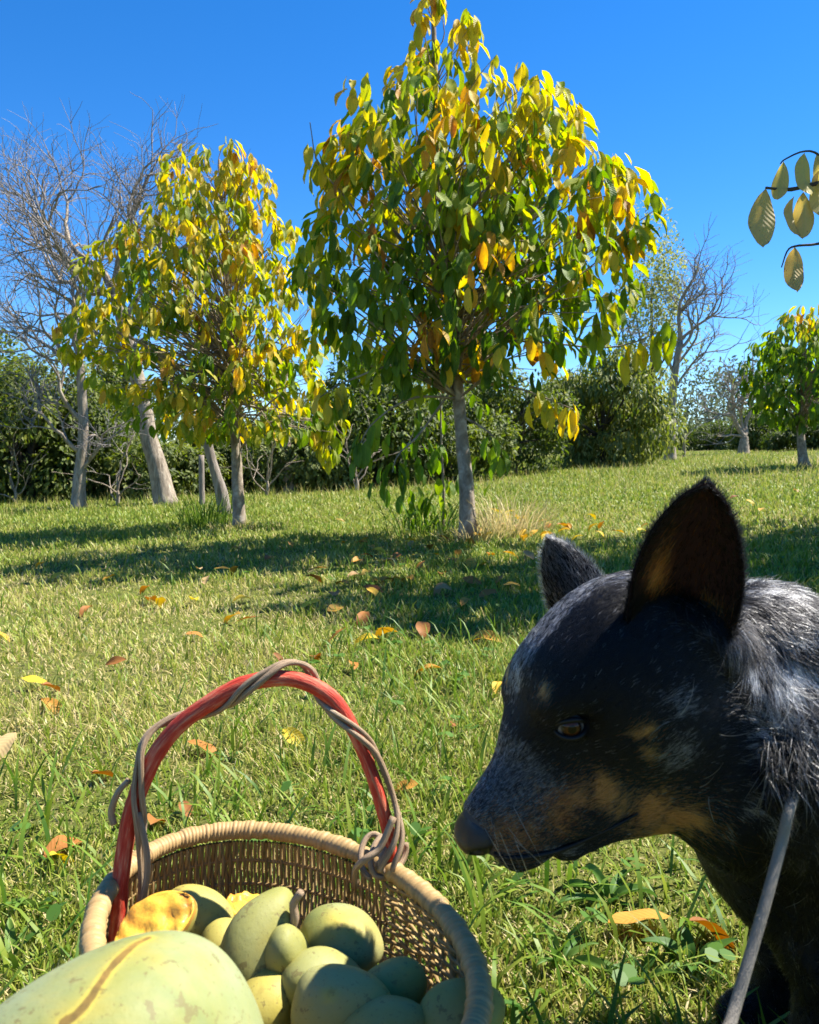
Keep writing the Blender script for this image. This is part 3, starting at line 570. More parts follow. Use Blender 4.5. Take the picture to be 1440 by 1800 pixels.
# skull, brow, cheeks
he((-0.059, 0, -0.001), (0.071, 0.057, 0.048))
he((-0.023, 0, 0.010), (0.036, 0.044, 0.030), 0.02)
for sy in (-1, 1):
    he((-0.052, sy*0.040, -0.038), (0.056, 0.033, 0.052), 0.025)
    he((-0.004, sy*0.029, 0.016), (0.020, 0.014, 0.009), 0.018)           # brow ridge
he((0.016, 0, 0.000), (0.030, 0.027, 0.019), 0.018)
# muzzle: bridge, flews, lower jaw
hc_((0.008, 0, -0.028), (0.087, 0, -0.034), 0.036, 0.0245, 0.022)
hc_((0.018, 0, -0.014), (0.093, 0, -0.023), 0.019, 0.0175, 0.015)
for sy in (-1, 1):
    he((0.068, sy*0.0170, -0.051), (0.045, 0.0180, 0.027), 0.012)
    he((0.018, sy*0.028, -0.066), (0.040, 0.016, 0.029), 0.015)
hc_((-0.064, 0, -0.122), (-0.005, 0, -0.110), 0.046, 0.036, 0.015)
hc_((-0.005, 0, -0.110), (0.060, 0, -0.089), 0.033, 0.0210, 0.015)
he((0.098, 0, -0.031), (0.017, 0.020, 0.018), 0.010)
for sy in (-1, 1): he((0.004, sy*0.047, -0.001), (0.012, 0.013, 0.0085), 0.006, sub=True)   # eye sockets
# neck and throat, chest, trunk
hc_((-0.080, 0, -0.040), (-0.050, 0, -0.085), 0.050, 0.048, 0.03)
F.cone(H(-0.080, 0, -0.060), (0.345, 0.735, 0.350), 0.058, 0.105, 0.04)
F.ell((0.290, 0.672, 0.325), (0.075, 0.062, 0.072), 0.04)
F.ell(P(1205, 1120, 0.65), (0.036, 0.030, 0.030), 0.02)
F.ell(P(1335, 1120, 0.71), (0.06, 0.045, 0.042), 0.03)
F.ell(P(1045, 1085, 0.735), (0.026, 0.026, 0.024), 0.02)
F.cone(H(-0.095, 0, -0.105), (0.375, 0.73, 0.28), 0.048, 0.090, 0.04)
F.ell((0.385, 0.735, 0.275), (0.10, 0.105, 0.135), 0.05)
F.cone((0.40, 0.735, 0.285), (0.56, 0.755, 0.20), 0.118, 0.112, 0.05)
F.ell((0.63, 0.76, 0.13), (0.12, 0.115, 0.118), 0.04)
for sy in (-1, 1):
    yc = 0.735+sy*0.075
    lx = 0.052 if sy > 0 else 0.03
    F.cone((0.39, yc, 0.27), (0.335+lx, yc-0.004*sy, 0.19), 0.062, 0.042, 0.03)
    F.cone((0.335+lx, yc-0.004*sy, 0.19), (0.330+lx, yc-0.006*sy, 0.10), 0.040, 0.026, 0.02)
    F.cone((0.330+lx, yc-0.006*sy, 0.10), (0.326+lx, yc-0.006*sy, 0.035), 0.026, 0.023, 0.015)
    F.ell((0.308+lx, yc-0.006*sy, 0.022), (0.042, 0.028, 0.022), 0.015)
    F.ell((0.585, 0.755+sy*0.088, 0.115), (0.105, 0.050, 0.090), 0.03)
    F.cone((0.505, 0.755+sy*0.105, 0.05), (0.63, 0.755+sy*0.10, 0.03), 0.030, 0.026, 0.02)
    F.ell((0.465, 0.755+sy*0.108, 0.022), (0.050, 0.028, 0.022), 0.015)
F.cone((0.72, 0.77, 0.06), (0.93, 0.84, 0.03), 0.034, 0.022, 0.02)
dv, dq = surface_nets(F.D, F.lo, F.h)

# ears: cupped shells joined into the body mesh
def ear_grid(base, tip, front, cupdir, wid, cup, nu=13, nv=18, lean=0.0):
    """base/tip points, front = direction across the ear towards its front edge, cupdir = where the opening looks"""
    base, tip = np.asarray(base, float), np.asarray(tip, float); ax = tip-base; Lx = np.linalg.norm(ax); ax = ax/Lx
    fr = front-ax*np.dot(front, ax); fr = nrm(fr); cu = np.cross(ax, fr); cu = cu*np.sign(np.dot(cu, cupdir))
    s = np.linspace(0, 1, nv)[:, None]; u = np.linspace(-1, 1, nu)[None]
    w = wid*np.clip(1.06*(1-s**2.5)**0.62*(0.90+0.20*s*(1-s)*2), 0.05, None)
    c = cup*(1-0.75*s)*(0.6+0.4*np.sin(math.pi*np.clip(s+0.25, 0, 1)))
    off = c*(u**2)-c*0.55
    p = base+ax*(s*Lx)[..., None]+fr*(u*w+lean*(s*(1-s)))[..., None]+cu*(off+0*s)[..., None]
    p = p+ax*(-(0.05*Lx)*(1-s)*(u**2))[..., None]
    return p, cu
def ear_shell(p, cu, th=0.0024):
    nv, nu = p.shape[:2]
    du = np.gradient(p, axis=1); dv_ = np.gradient(p, axis=0); n = nrm(np.cross(du, dv_)); n = n*np.sign((n @ cu).mean())
    ins = p+n*th*0.5; outs = p-n*th*0.5
    v = np.concatenate([ins.reshape(-1, 3), outs.reshape(-1, 3)]); i = np.arange(nv-1)[:, None]*nu; j = np.arange(nu-1)[None]
    q = np.stack([i+j, i+j+1, i+nu+j+1, i+nu+j], -1).reshape(-1, 4); o = nv*nu
    if np.dot(np.cross(v[q[0, 1]]-v[q[0, 0]], v[q[0, 3]]-v[q[0, 0]]), n[0, 0]) < 0: q = q[:, ::-1]
    q2 = q[:, ::-1]+o
    per = [k for k in range(nu)]+[r*nu+nu-1 for r in range(1, nv)]+[(nv-1)*nu+k for k in range(nu-2, -1, -1)]+[r*nu for r in range(nv-2, 0, -1)]
    per = np.array(per); pn = np.roll(per, -1); side = np.stack([per, pn, pn+o, per+o], -1)
    return v, np.concatenate([q, q2, side]), ins, outs, n
camdir = lambda p: nrm(CAM-np.asarray(p))
nb = P(1187, 1095, 0.628); nt = P(1243, 850, 0.606)
nearp, ncu = ear_grid(nb, nt, np.array((-1.0, 0.05, 0.05)), camdir(nb), 0.0410, 0.030, lean=0.001)
mir = lambda p: HO+((np.asarray(p)-HO)-2*np.outer((np.asarray(p)-HO).reshape(-1, 3) @ hl, hl).reshape(np.asarray(p).shape))
fb = P(1040, 1100, 0.745); ft = P(966, 948, 0.765)
farp, fcu = ear_grid(fb, ft, np.array((-1.0, 0.25, -0.1)), np.array((-0.3, 1.0, 0.0)), 0.028, 0.016, lean=-0.002)
DOGB = MB(); DOGB.add(dv, dq)
ears = []
for p, cu in ((nearp, ncu), (farp, fcu)):
    v, q, ins, outs, n = ear_shell(p, cu); DOGB.add(v, q); ears.append((ins, outs, n))

m = NT('dog_skin'); m_skin = m.done(m.principled(m.attr('skin', 'Color'), 0.85, 0.06))
dog = empty('dog', (0.5, 0.74, 0.0), 'black and grey speckled dog with tan markings and tall pricked ears beside the basket', 'dog')
body = DOGB.build('body', m_skin, dog)

# eyes, nose, eyelids, lips
m = NT('dog_eye'); lv = m.attr('luv', 'Vector'); sx = m.node('ShaderNodeSeparateXYZ'); m.link(lv, sx.inputs[0])
irs = m.ramp(sx.outputs[0], [(0.0, (0.002, 0.001, 0.001)), (0.30, (0.003, 0.002, 0.001)), (0.36, (0.070, 0.020, 0.004)), (0.60, (0.030, 0.009, 0.003)), (0.70, (0.006, 0.004, 0.003)), (0.80, (0.03, 0.025, 0.022)), (1.0, (0.16, 0.14, 0.13))])
m_eye = m.done(m.principled(irs, 0.05, 0.22, Coat_Weight=0.0))
m = NT('dog_nose_leather'); m_nose = m.done(m.principled((0.003, 0.003, 0.0035), 0.25, 0.5, m.bump(m.node('ShaderNodeTexVoronoi').outputs[0], 0.0)))
nt_ = m.t; vo = [n for n in nt_.nodes if n.bl_idname == 'ShaderNodeTexVoronoi'][0]; vo.inputs['Scale'].default_value = 700
[n for n in nt_.nodes if n.bl_idname == 'ShaderNodeBump'][0].inputs['Strength'].default_value = 0.35
m = NT('dog_eyelid'); m_lid = m.done(m.principled((0.004, 0.0035, 0.0035), 0.5, 0.25))
def sphere_uv(nu=24, nv=16):
    th = np.linspace(0, math.pi, nv)[:, None]; ph = np.linspace(0, 2*math.pi, nu, endpoint=False)[None]
    v = np.stack([np.cos(th)+0*ph, np.sin(th)*np.cos(ph), np.sin(th)*np.sin(ph)], -1)
    i = np.arange(nv-1)[:, None]*nu; j = np.arange(nu)[None]; q = np.stack([i+j, i+nu+j, i+nu+(j+1) % nu, i+(j+1) % nu], -1).reshape(-1, 4)
    return v.reshape(-1, 3), q, np.repeat(np.linspace(0, 1, nv), nu)
def frame(fwd, upv):
    f = nrm(fwd); s = nrm(np.cross(upv, f)); return np.stack([f, s, np.cross(f, s)], 1)
for sy in (1, -1):
    ec = H(0.004, sy*0.0345, -0.001); look = nrm(hl*sy*0.95+hf*0.24+hu*0.20)
    EM = frame(look, hu*0.35+np.array((0.10*sy, 0, 0.8)))
    v, q, t = sphere_uv(28, 20); b = MB()
    b.add(ec+0.0113*(v @ EM.T), q, uv=np.stack([np.clip(t*180/52, 0, 1), t*0, t*0], -1)); b.build('eye', m_eye, dog)
    lid = MB()
    for sgn in (1, -1):
        a = np.linspace(-0.05, math.pi+0.05, 22)
        ox = np.cos(a)*0.0122; oz = sgn*np.sin(a)*(0.0072 if sgn > 0 else 0.0068)
        oy = np.sqrt(np.clip(0.0125**2-ox**2-oz**2, 0, None))+0.0006
        pts = ec+oy[:, None]*EM[:, 0]+ox[:, None]*EM[:, 1]*-sy+oz[:, None]*EM[:, 2]
        tube(lid, pts, 0.0013+0.0009*np.sin(np.clip(a, 0, math.pi)), 8)
    lid.build('eyelid', m_lid, dog)
# nose leather
v, q, t = sphere_uv(40, 28)
nv_ = v.copy(); x, y, z = nv_.T
rad = 1-0.25*np.clip(x, 0, 1)*np.clip(-z, 0, 1)
for sy in (1, -1):
    dn = (y-sy*0.66)**2/0.06+(z+0.12)**2/0.035+(x-0.66)**2/0.14; rad -= 0.50*np.exp(-dn)
rad -= 0.14*np.exp(-(y/0.10)**2)*np.clip(x+0.2, 0, 1)*np.clip(0.4-z, 0, 1)
nv_ = nv_*rad[:, None]*np.array((0.0195, 0.0225, 0.0180)); nv_[:, 1] *= 1-0.25*np.clip(-nv_[:, 2]/0.016, 0, 1)
b = MB(); b.add(H(0.1075, 0, -0.0270)+nv_ @ HM.T, q); b.build('nose', m_nose, dog)

# ---- fur
vb = [Vector(p) for p in dv]; bvh = BVHTree.FromPolygons(vb, [tuple(int(k) for k in q) for q in dq])
def hit(px, py):
    r = ray(px, py); h = bvh.ray_cast(Vector(CAM), Vector(nrm(r)))
    return np.array(h[0]) if h[0] is not None else None
lp_ = MB(); mp_ = [hit(*q_) for q_ in ((868, 1500), (890, 1508), (930, 1506), (975, 1497), (1020, 1480), (1065, 1460), (1100, 1442), (1122, 1430))]; mp_ = [q_ for q_ in mp_ if q_ is not None]
for side_ in (0, 1):
    q_ = np.array(mp_)+camdir(np.array(mp_))*0.0025; q_ = mir(q_) if side_ else q_; s_ = spline(q_, 30); tube(lp_, s_, 0.0018*np.sin(np.linspace(0.35, math.pi-0.1, 30))+0.0005, 8)
lp_.build('lips', m_lid, dog)
tri = np.concatenate([dq[:, [0, 1, 2]], dq[:, [0, 2, 3]]])
A, B_, C_ = dv[tri[:, 0]], dv[tri[:, 1]], dv[tri[:, 2]]
fn = np.cross(B_-A, C_-A); area = np.linalg.norm(fn, axis=1)/2; fn = nrm(fn); cen = (A+B_+C_)/3
toc = nrm(CAM-cen); facing = (fn*toc).sum(1)
dep = (cen-CAM) @ FW; pxs = 720+FPX*((cen-CAM) @ RT)/dep; pys = 900-FPX*((cen-CAM) @ UP)/dep
inview = (pxs > -60) & (pxs < 1520) & (pys < 1880) & (facing > -0.25)
loc = (cen-HO) @ HM
ishead = (loc[:, 0] > -0.09) & (np.linalg.norm(loc, axis=1) < 0.2)
dens = np.where(inview, np.where(ishead, 1.6e6, 0.75e6), 0.10e6)*area
def sample(dens):
    n = rng.poisson(dens); fi = np.repeat(np.arange(len(tri)), n); r1 = np.sqrt(rng.random(len(fi))); r2 = rng.random(len(fi))
    return A[fi]*(1-r1)[:, None]+B_[fi]*(r1*(1-r2))[:, None]+C_[fi]*(r1*r2)[:, None], fi
root, fi = sample(dens)
# smooth normals from vertex normals
vn = np.zeros_like(dv); 
for k in range(3): np.add.at(vn, tri[:, k], fn*area[:, None])
vn = nrm(vn); nn = nrm(vn[tri[fi, 0]]+vn[tri[fi, 1]]+vn[tri[fi, 2]])
L = (root-HO) @ HM
# keep bare the eye opening and nose
ok = np.ones(len(root), bool)
for sy in (1, -1): ok &= np.linalg.norm((root-H(0.004, sy*0.041, -0.001)), axis=1) > 0.0115
ok &= np.linalg.norm(root-H(0.1075, 0, -0.0270), axis=1) > 0.0205
root, nn, L = root[ok], nn[ok], L[ok]; n = len(root)
# coat flow: from the nose backwards over the head, down the neck, down the chest and legs
nosep = H(0.12, 0, 0.0)
away = nrm(root-nosep); back = -hf
hw = np.clip((0.20-np.linalg.norm(L-np.array((0.0, 0, 0)), axis=1))/0.08, 0, 1)*np.clip((L[:, 0]+0.13)/0.05, 0, 1)
bodydir = np.stack([0.55+0*root[:, 0], 0.0*root[:, 0], -0.85-0*root[:, 0]], 1)
low = np.clip((0.25-root[:, 2])/0.1, 0, 1)[:, None]
bodydir = bodydir*(1-low)+np.array((0.15, 0, -1.0))*low
flow = nrm((away*0.7+back*0.5)*hw[:, None]+nrm(bodydir)*(1-hw)[:, None])
cheek = np.clip(1-np.linalg.norm((L-np.array((-0.07, 0.05, -0.04)))/np.array((0.04, 0.05, 0.05)), axis=1), 0, 1)[:, None]
flow = nrm(flow+cheek*(-0.6*hu-0.3*hf))
def fbm(p, s, ph=0.0):
    o = 0
    for k, (a, fq) in enumerate(((1, 1), (0.5, 2.1), (0.25, 4.3))):
        q = p*s*fq+ph+k*3.1
        o = o+a*(np.sin(q[:, 0]+1.7*np.sin(q[:, 1]))*np.cos(q[:, 1]+1.3*np.sin(q[:, 2]))+np.sin(q[:, 2]+q[:, 0]*0.7))/2
    return o
sw = np.stack([fbm(root, 45, 1), fbm(root, 45, 5), fbm(root, 45, 9)], 1)
flow = flow+sw*(0.10+0.32*(1-hw))[:, None]+rng.normal(0, 0.12, (n, 3))
flow = nrm(flow-nn*(flow*nn).sum(1, keepdims=True))
# lengths
neck = 1-hw
length = 0.0095+0.021*neck
muz = np.clip((L[:, 0]-0.02)/0.03, 0, 1); length = length*(1-0.42*muz)+0.0
leg = np.clip((0.22-root[:, 2])/0.1, 0, 1)*neck; length = length*(1-0.35*leg)
length = length*rng.uniform(0.7, 1.2, n)
lift = (0.22+0.16*neck)*rng.uniform(0.6, 1.4, n)
d0 = nrm(flow*np.cos(lift)[:, None]+nn*np.sin(lift)[:, None])
# colours
BLACK = np.array((0.0035, 0.0034, 0.0038)); GREY = np.array((0.20, 0.205, 0.22)); WHITE = np.array((0.78, 0.77, 0.76)); TAN = np.array((0.76, 0.25, 0.055)); DTAN = np.array((0.40, 0.105, 0.022))
def coat_of(root, L, neck):
    """share of pale hairs and of tan hairs at points of the skin"""
    n = len(root); wht = np.zeros(n)
    root = root+np.stack([fbm(root, 150, 1.7), fbm(root, 150, 4.1), fbm(root, 150, 7.3)], 1)*0.0045
    def blob(pt, rad):
        if pt is None: return np.zeros(n)
        return np.maximum(np.exp(-(np.linalg.norm((root-pt), axis=1)/rad)**2), np.exp(-(np.linalg.norm((root-mir(pt[None])[0]), axis=1)/rad)**2))
    wht = np.maximum(wht, 0.035)  # sparse grey hairs everywhere paint a faint sheen on the black coat
    wht = np.maximum(wht, 0.46*np.clip((L[:, 0]-0.030)/0.014, 0, 1)*np.clip((L[:, 2]+0.058)/0.02, 0, 1))
    fh = np.clip((0.026-np.abs(L[:, 1]+0.012))/0.010, 0, 1)*np.clip((L[:, 2]-0.03)/0.016, 0, 1)
    fr_ = np.clip((-L[:, 1]+0.010)/0.012, 0, 1)*np.clip((L[:, 2]-0.01)/0.02, 0, 1)
    wht = np.maximum(wht, 0.52*np.maximum(fh, fr_)*np.clip((0.03-L[:, 0])/0.02, 0, 1))
    for px, py, rr, a in ((1185, 1335, 0.020, 0.62), (1190, 1240, 0.016, 0.5), (1120, 1200, 0.014, 0.14), (1005, 1493, 0.009, 1.0), (960, 1505, 0.012, 0.5), (905, 1500, 0.016, 0.4), (1150, 1400, 0.012, 0.06)):  # first entry paints the sheen of the cheek as grey hairs
        wht = np.maximum(wht, a*blob(hit(px, py), rr))
    strk = np.clip(0.5+0.75*fbm(root*np.array((1, 1, 0.45)), 70, 2.0), 0, 1)
    wht = np.maximum(wht, neck*(0.24+0.30*strk)*np.clip((root[:, 2]-0.26)/0.06, 0.30, 1))
    ruff = np.zeros(n)
    for px, py, rr in ((1320, 1110, 0.024), (1335, 1180, 0.026), (1340, 1250, 0.026), (1345, 1305, 0.020), (1385, 1190, 0.028), (1420, 1260, 0.024), (1425, 1340, 0.020), (1300, 1140, 0.014)):
        ruff = np.maximum(ruff, blob(hit(px, py), rr))
    wht = np.maximum(wht, np.clip(ruff*1.25, 0, 1)*(0.42+0.50*strk))
    tanw = np.zeros(n)
    for px, py, rr, a in ((953, 1224, 0.0055, 1.2), (1120, 1288, 0.008, 0.95), (1138, 1332, 0.0075, 0.9), (890, 1462, 0.014, 0.7), (925, 1475, 0.018, 0.75), (985, 1432, 0.017, 0.9), (1005, 1405, 0.014, 1.1), (1060, 1395, 0.014, 1.2), (1090, 1420, 0.013, 0.8), (1140, 1430, 0.024, 1.0), (1190, 1440, 0.022, 1.0), (1180, 1470, 0.018, 1.1), (1150, 1462, 0.02, 1.0)):
        tanw = np.maximum(tanw, a*blob(hit(px, py), rr))
    return wht, tanw
col = np.tile(BLACK, (n, 1))
wht, tanw = coat_of(root, L, neck)
cs_ = np.where(neck > 0.5, 0.0085, 0.0040)
key = np.floor(root/cs_[:, None]+0.35*np.sin(root[:, [1, 2, 0]]*310)).astype(np.int64)
_, cid = np.unique((key[:, 0]*92821+key[:, 1])*68917+key[:, 2]+(neck > 0.5)*10**12, return_inverse=True)
ncl_ = cid.max()+1; crand = rng.random(ncl_)[cid]; cn_ = np.bincount(cid)[cid][:, None]
cmean = np.stack([np.bincount(cid, root[:, k_])[cid] for k_ in range(3)], 1)/cn_
cdirm = nrm(np.stack([np.bincount(cid, flow[:, k_])[cid] for k_ in range(3)], 1))
mixr = np.where(neck > 0.5, 0.62, 0.25); ish = (mixr*crand+(1-mixr)*rng.random(n)) < (wht*0.86+0.05*(wht > 0.03))
gm = rng.random((n, 1)); pale = GREY*(1-gm)+WHITE*gm
pale = np.where((neck > 0.5)[:, None], pale, GREY*1.15+0.4*pale*gm)
col[ish] = pale[ish]
it = rng.random(n) < tanw*1.15
tv = rng.random((n, 1)); col[it] = (TAN*tv+DTAN*(1-tv))[it]
bl = rng.random(n) < 0.25*np.clip((L[:, 0]-0.03)/0.02, 0, 1)*np.clip((-0.02-L[:, 2])/0.02, 0, 1); col[bl] = BLACK

Lv = (dv-HO) @ HM; hwv = np.clip((0.20-np.linalg.norm(Lv, axis=1))/0.08, 0, 1)*np.clip((Lv[:, 0]+0.13)/0.05, 0, 1)
wv_, tv_ = coat_of(dv, Lv, 1-hwv); wv_ = wv_[:, None]; tv_ = np.clip(tv_, 0, 1)[:, None]
sk = (BLACK*1.5*(1-wv_)+GREY*0.55*wv_)*(1-tv_)+TAN*0.20*tv_; nvt = len(body.data.vertices); skin = np.tile(BLACK*1.5, (nvt, 1)); skin[:len(dv)] = sk[:len(dv)]
o_ = len(dv)
for ins, outs, en in ears:
    nv, nu = ins.shape[:2]; V_, U_ = np.meshgrid(np.linspace(0, 1, nv), np.linspace(-1, 1, nu), indexing='ij')
    w_ = np.maximum(np.exp(-((U_-0.42-0.25*V_)/0.17)**2-((V_-0.30)/0.17)**2), np.exp(-((U_+0.60)/0.2)**2-((V_-0.10)/0.07)**2)).ravel()[:, None]
    skin[o_:o_+nv*nu] = BLACK*(1-w_)+TAN*0.40*w_+DTAN*0.05*(1-w_); o_ += 2*nv*nu
sa = body.data.attributes.new('skin', 'FLOAT_COLOR', 'POINT'); sa.data.foreach_set('color', np.concatenate([skin, np.ones((nvt, 1))], 1).astype(np.float32).ravel())
NP = 5
s = np.linspace(0, 1, NP)
curl = nrm(np.cross(d0, nn))*rng.normal(0, 1, (n, 1))*(0.10+0.25*neck)[:, None]
clump = (0.15+0.40*neck)[:, None]*(cmean-root); clump -= nn*(clump*nn).sum(1, keepdims=True)
length = length*(0.82+0.36*crand)
pts = root[:, None]+clump[:, None]*(s[None, :, None]**1.3)+d0[:, None]*(s[None, :, None]*length[:, None, None])+(curl-0.35*nn)[:, None]*(s[None, :, None]**2*length[:, None, None])
radb = (0.00014+0.00011*neck)*rng.uniform(0.8, 1.2, n)
# ear hair
ep, ec_, er = [], [], []
for k, (ins, outs, en) in enumerate(ears):
    nv, nu = ins.shape[:2]
    for side, surf, sg in ((0, ins, 1), (1, outs, -1)):
        cnt = 5200 if side else 4200
        uu = rng.random(cnt)*(nu-1.001); ww = rng.random(cnt)**1.1*(nv-1.001); i0 = ww.astype(int); j0 = uu.astype(int); fw_ = (ww-i0)[:, None]; fu = (uu-j0)[:, None]
        bil = lambda S_: (S_[i0, j0]*(1-fu)+S_[i0, j0+1]*fu)*(1-fw_)+(S_[i0+1, j0]*(1-fu)+S_[i0+1, j0+1]*fu)*fw_
        rp = bil(surf); nr = nrm(bil(en))*sg; up_ = nrm(surf[np.minimum(i0+1, nv-1), j0]-surf[i0, j0])
        ed_ = rng.random(cnt) < 0.22; uu = np.where(ed_, np.where(rng.random(cnt) < 0.5, rng.uniform(0, 0.5, cnt), nu-1.002-rng.uniform(0, 0.5, cnt)), uu); j0 = uu.astype(int); fu = (uu-j0)[:, None]; rp = bil(surf); nr = nrm(bil(en))*sg; up_ = nrm(surf[np.minimum(i0+1, nv-1), j0]-surf[i0, j0]); acr = nrm(surf[i0, np.minimum(j0+1, nu-1)]-surf[i0, np.maximum(j0-1, 0)])
        u = uu/(nu-1)*2-1; v = ww/(nv-1)
        cc = np.tile(BLACK, (cnt, 1)); ln = np.full(cnt, 0.006)
        if side == 0:
            keep = ed_ | (rng.random(cnt) < np.clip(0.25+1.0*np.abs(u)**2+0.6*(v < 0.25), 0, 1))
            # tan tuft along the front edge low down, another at the back of the base
            tf = 1.25*np.exp(-((u-0.42-0.25*v)/0.17)**2-((v-0.30)/0.17)**2); tb = np.exp(-((u+0.60)/0.2)**2-((v-0.10)/0.07)**2)
            w = np.maximum(tf, tb); ist = rng.random(cnt) < w*1.1; tv = rng.random((cnt, 1)); cc[ist] = (TAN*1.35*tv+TAN*0.5*(1-tv))[ist]
            inn = (~ist) & (np.abs(u) < 0.6) & (rng.random(cnt) < 0.35); cc[inn] = DTAN*0.45
            ln = np.where(ist, 0.014, 0.006); ln = np.where(v < 0.14, 0.016, ln)
        else:
            keep = np.ones(cnt, bool)
            if k == 1:
                gr = rng.random(cnt) < 0.55; g = rng.random((cnt, 1)); cc[gr] = (GREY*(0.7+0.5*g))[gr]
        dr = nrm(up_*0.9+nr*0.35+acr*np.where(ed_, np.sign(u)*0.9, 0)[:, None]+rng.normal(0, 0.15, (cnt, 3)))
        ln = ln*rng.uniform(0.7, 1.2, cnt)
        pp = rp[:, None]+dr[:, None]*(s[None, :, None]*ln[:, None, None])
        ep.append(pp[keep]); ec_.append(cc[keep]); er.append(np.full(keep.sum(), 0.00016))
pts = np.concatenate([pts]+ep); col = np.concatenate([col]+ec_); radb = np.concatenate([radb]+er)
# a few long pale wisps and whiskers
wp, wc = [], []
for k in range(620):
    p0 = hit(rng.uniform(1340, 1440), rng.uniform(1290, 1385))
    if p0 is None: continue
    o_ = camdir(p0); dd = nrm(np.array((0.12, 0, -1.0))+rng.normal(0, 0.34, 3)); ln = rng.uniform(0.014, 0.034)
    wp.append(p0+dd*(s[:, None]*ln)+o_*(np.sin(s[:, None]*2.6)*rng.uniform(0.006, 0.015))); wc.append((WHITE if rng.random() < 0.26 else BLACK)*rng.uniform(0.5, 1))
for k in range(16):
    p0 = hit(rng.uniform(850, 960), rng.uniform(1415, 1480))
    if p0 is None: continue
    dd = nrm(np.array((0.35, -0.9, -0.25))+rng.normal(0, 0.25, 3)); wp.append(p0+dd*(s[:, None]*rng.uniform(0.02, 0.045))+np.array((0.3, 0, -0.5))*(s[:, None]**2*0.012)); wc.append(BLACK*2 if rng.random() < 0.6 else WHITE*0.7)
for px, py, ddir, ln in ((1195, 1258, (0.4, -0.5, 0.75), 0.035), (1262, 1290, (0.8, -0.5, -0.15), 0.022), (1180, 1268, (-0.8, -0.4, 0.0), 0.022), (1235, 1370, (0.5, -0.5, 0.4), 0.024), (1246, 1400, (-0.2, -0.5, -0.7), 0.020), (1228, 1385, (0.6, -0.6, 0.5), 0.020), (890, 1465, (0.5, -0.8, -0.4), 0.03), (920, 1455, (0.6, -0.8, -0.3), 0.034), (940, 1470, (0.6, -0.8, -0.5), 0.03)):
    p0 = hit(px, py)
    if p0 is None: continue
    dd = nrm(np.array(ddir)); bend = np.array((-0.5*dd[2], 0, 0.6*dd[0]))
    wp.append(p0+dd*(s[:, None]*ln)+bend*(s[:, None]**2*ln*0.8)); wc.append(WHITE*0.9 if px > 1000 else BLACK*2)
pts = np.concatenate([pts, np.array(wp)]); col = np.concatenate([col, np.array(wc)]); radb = np.concatenate([radb, np.full(len(wp), 0.00025)])
n = len(pts)
hcv = bpy.data.hair_curves.new('fur'); hcv.add_curves([NP]*n)
hcv.position_data.foreach_set('vector', pts.astype(np.float32).ravel())
ra = hcv.attributes.get('radius') or hcv.attributes.new('radius', 'FLOAT', 'POINT')
ra.data.foreach_set('value', (radb[:, None]*np.array((1, 0.95, 0.8, 0.55, 0.15))[None]).astype(np.float32).ravel())
ca = hcv.attributes.new('coat', 'FLOAT_COLOR', 'CURVE'); ca.data.foreach_set('color', np.concatenate([col, np.ones((n, 1))], 1).astype(np.float32).ravel())
m = NT('dog_fur'); hb = m.node('ShaderNodeBsdfHairPrincipled'); hb.model = 'CHIANG'; hb.parametrization = 'COLOR'
m.link(m.attr('coat', 'Color'), hb.inputs['Color']); hb.inputs['IOR'].default_value = 1.30; hb.inputs['Roughness'].default_value = 0.36; hb.inputs['Radial Roughness'].default_value = 0.55
hcv.materials.append(m.done(hb.outputs[0]))
fur = bpy.data.objects.new('fur', hcv); COL.objects.link(fur); fur.parent = dog; fur.matrix_parent_inverse = Matrix.Translation(-dog.location)
print('fur hairs', n, 'body verts', len(dv))
# ================================================================ wicker basket
RZ = 0.200
def on_plane(px, py, z):
    r = ray(px, py); return CAM+r*((z-CAM[2])/r[2])
rim_px = [(152, 1600), (165, 1560), (215, 1515), (290, 1476), (380, 1455), (450, 1449), (520, 1456), (600, 1478), (690, 1512), (760, 1560), (820, 1625), (858, 1690), (872, 1745), (868, 1800)]
rp = np.array([on_plane(px, py, RZ)[:2] for px, py in rim_px])
def fit_ellipse(pts):
    best = None; c = np.array((-0.115, 0.64, 0.17, 0.25, 0.4))
    def err(c):
        x, y = (pts-c[:2]).T; cs, sn = math.cos(c[4]), math.sin(c[4]); u = (x*cs+y*sn)/c[2]; v = (-x*sn+y*cs)/c[3]; e = (np.hypot(u, v)-1)*min(c[2], c[3])
        return (e**2).sum()+1e-4*(c[3]-0.21)**2
    st = np.array((0.03, 0.04, 0.03, 0.04, 0.4)); e0 = err(c); g = np.random.default_rng(3)
    for it in range(16000):
        t = c+st*g.normal(0, 1, 5); e = err(t)
        if e < e0 and 0.1 < t[2] < 0.3 and 0.12 < t[3] < 0.34: c, e0 = t, e
        if it % 800 == 799: st *= 0.75
    return c, e0
EC, EE = fit_ellipse(rp); print('rim ellipse', EC, EE)
BC = np.array((EC[0], EC[1])); ea, eb, et = EC[2]-0.012, EC[3]-0.012, EC[4]
def rimpt(th, s=1.0, z=RZ):
    u, v = ea*s*np.cos(th), eb*s*np.sin(th); cs, sn = math.cos(et), math.sin(et)
    return np.stack([BC[0]+u*cs-v*sn, BC[1]+u*sn+v*cs, np.broadcast_to(z, np.shape(u))], -1)
def wall(th, q):
    """bowl surface: q 0 at the rim, 1 at the floor's edge"""
    s = 1.0+0.05*np.sin(math.pi*np.clip(q*1.3, 0, 1))-0.36*q**2.6; return rimpt(th, s, RZ-0.012-(RZ-0.035)*q)
m = NT('wicker_cane'); t_ = m.attr('tint'); p_ = m.pos()
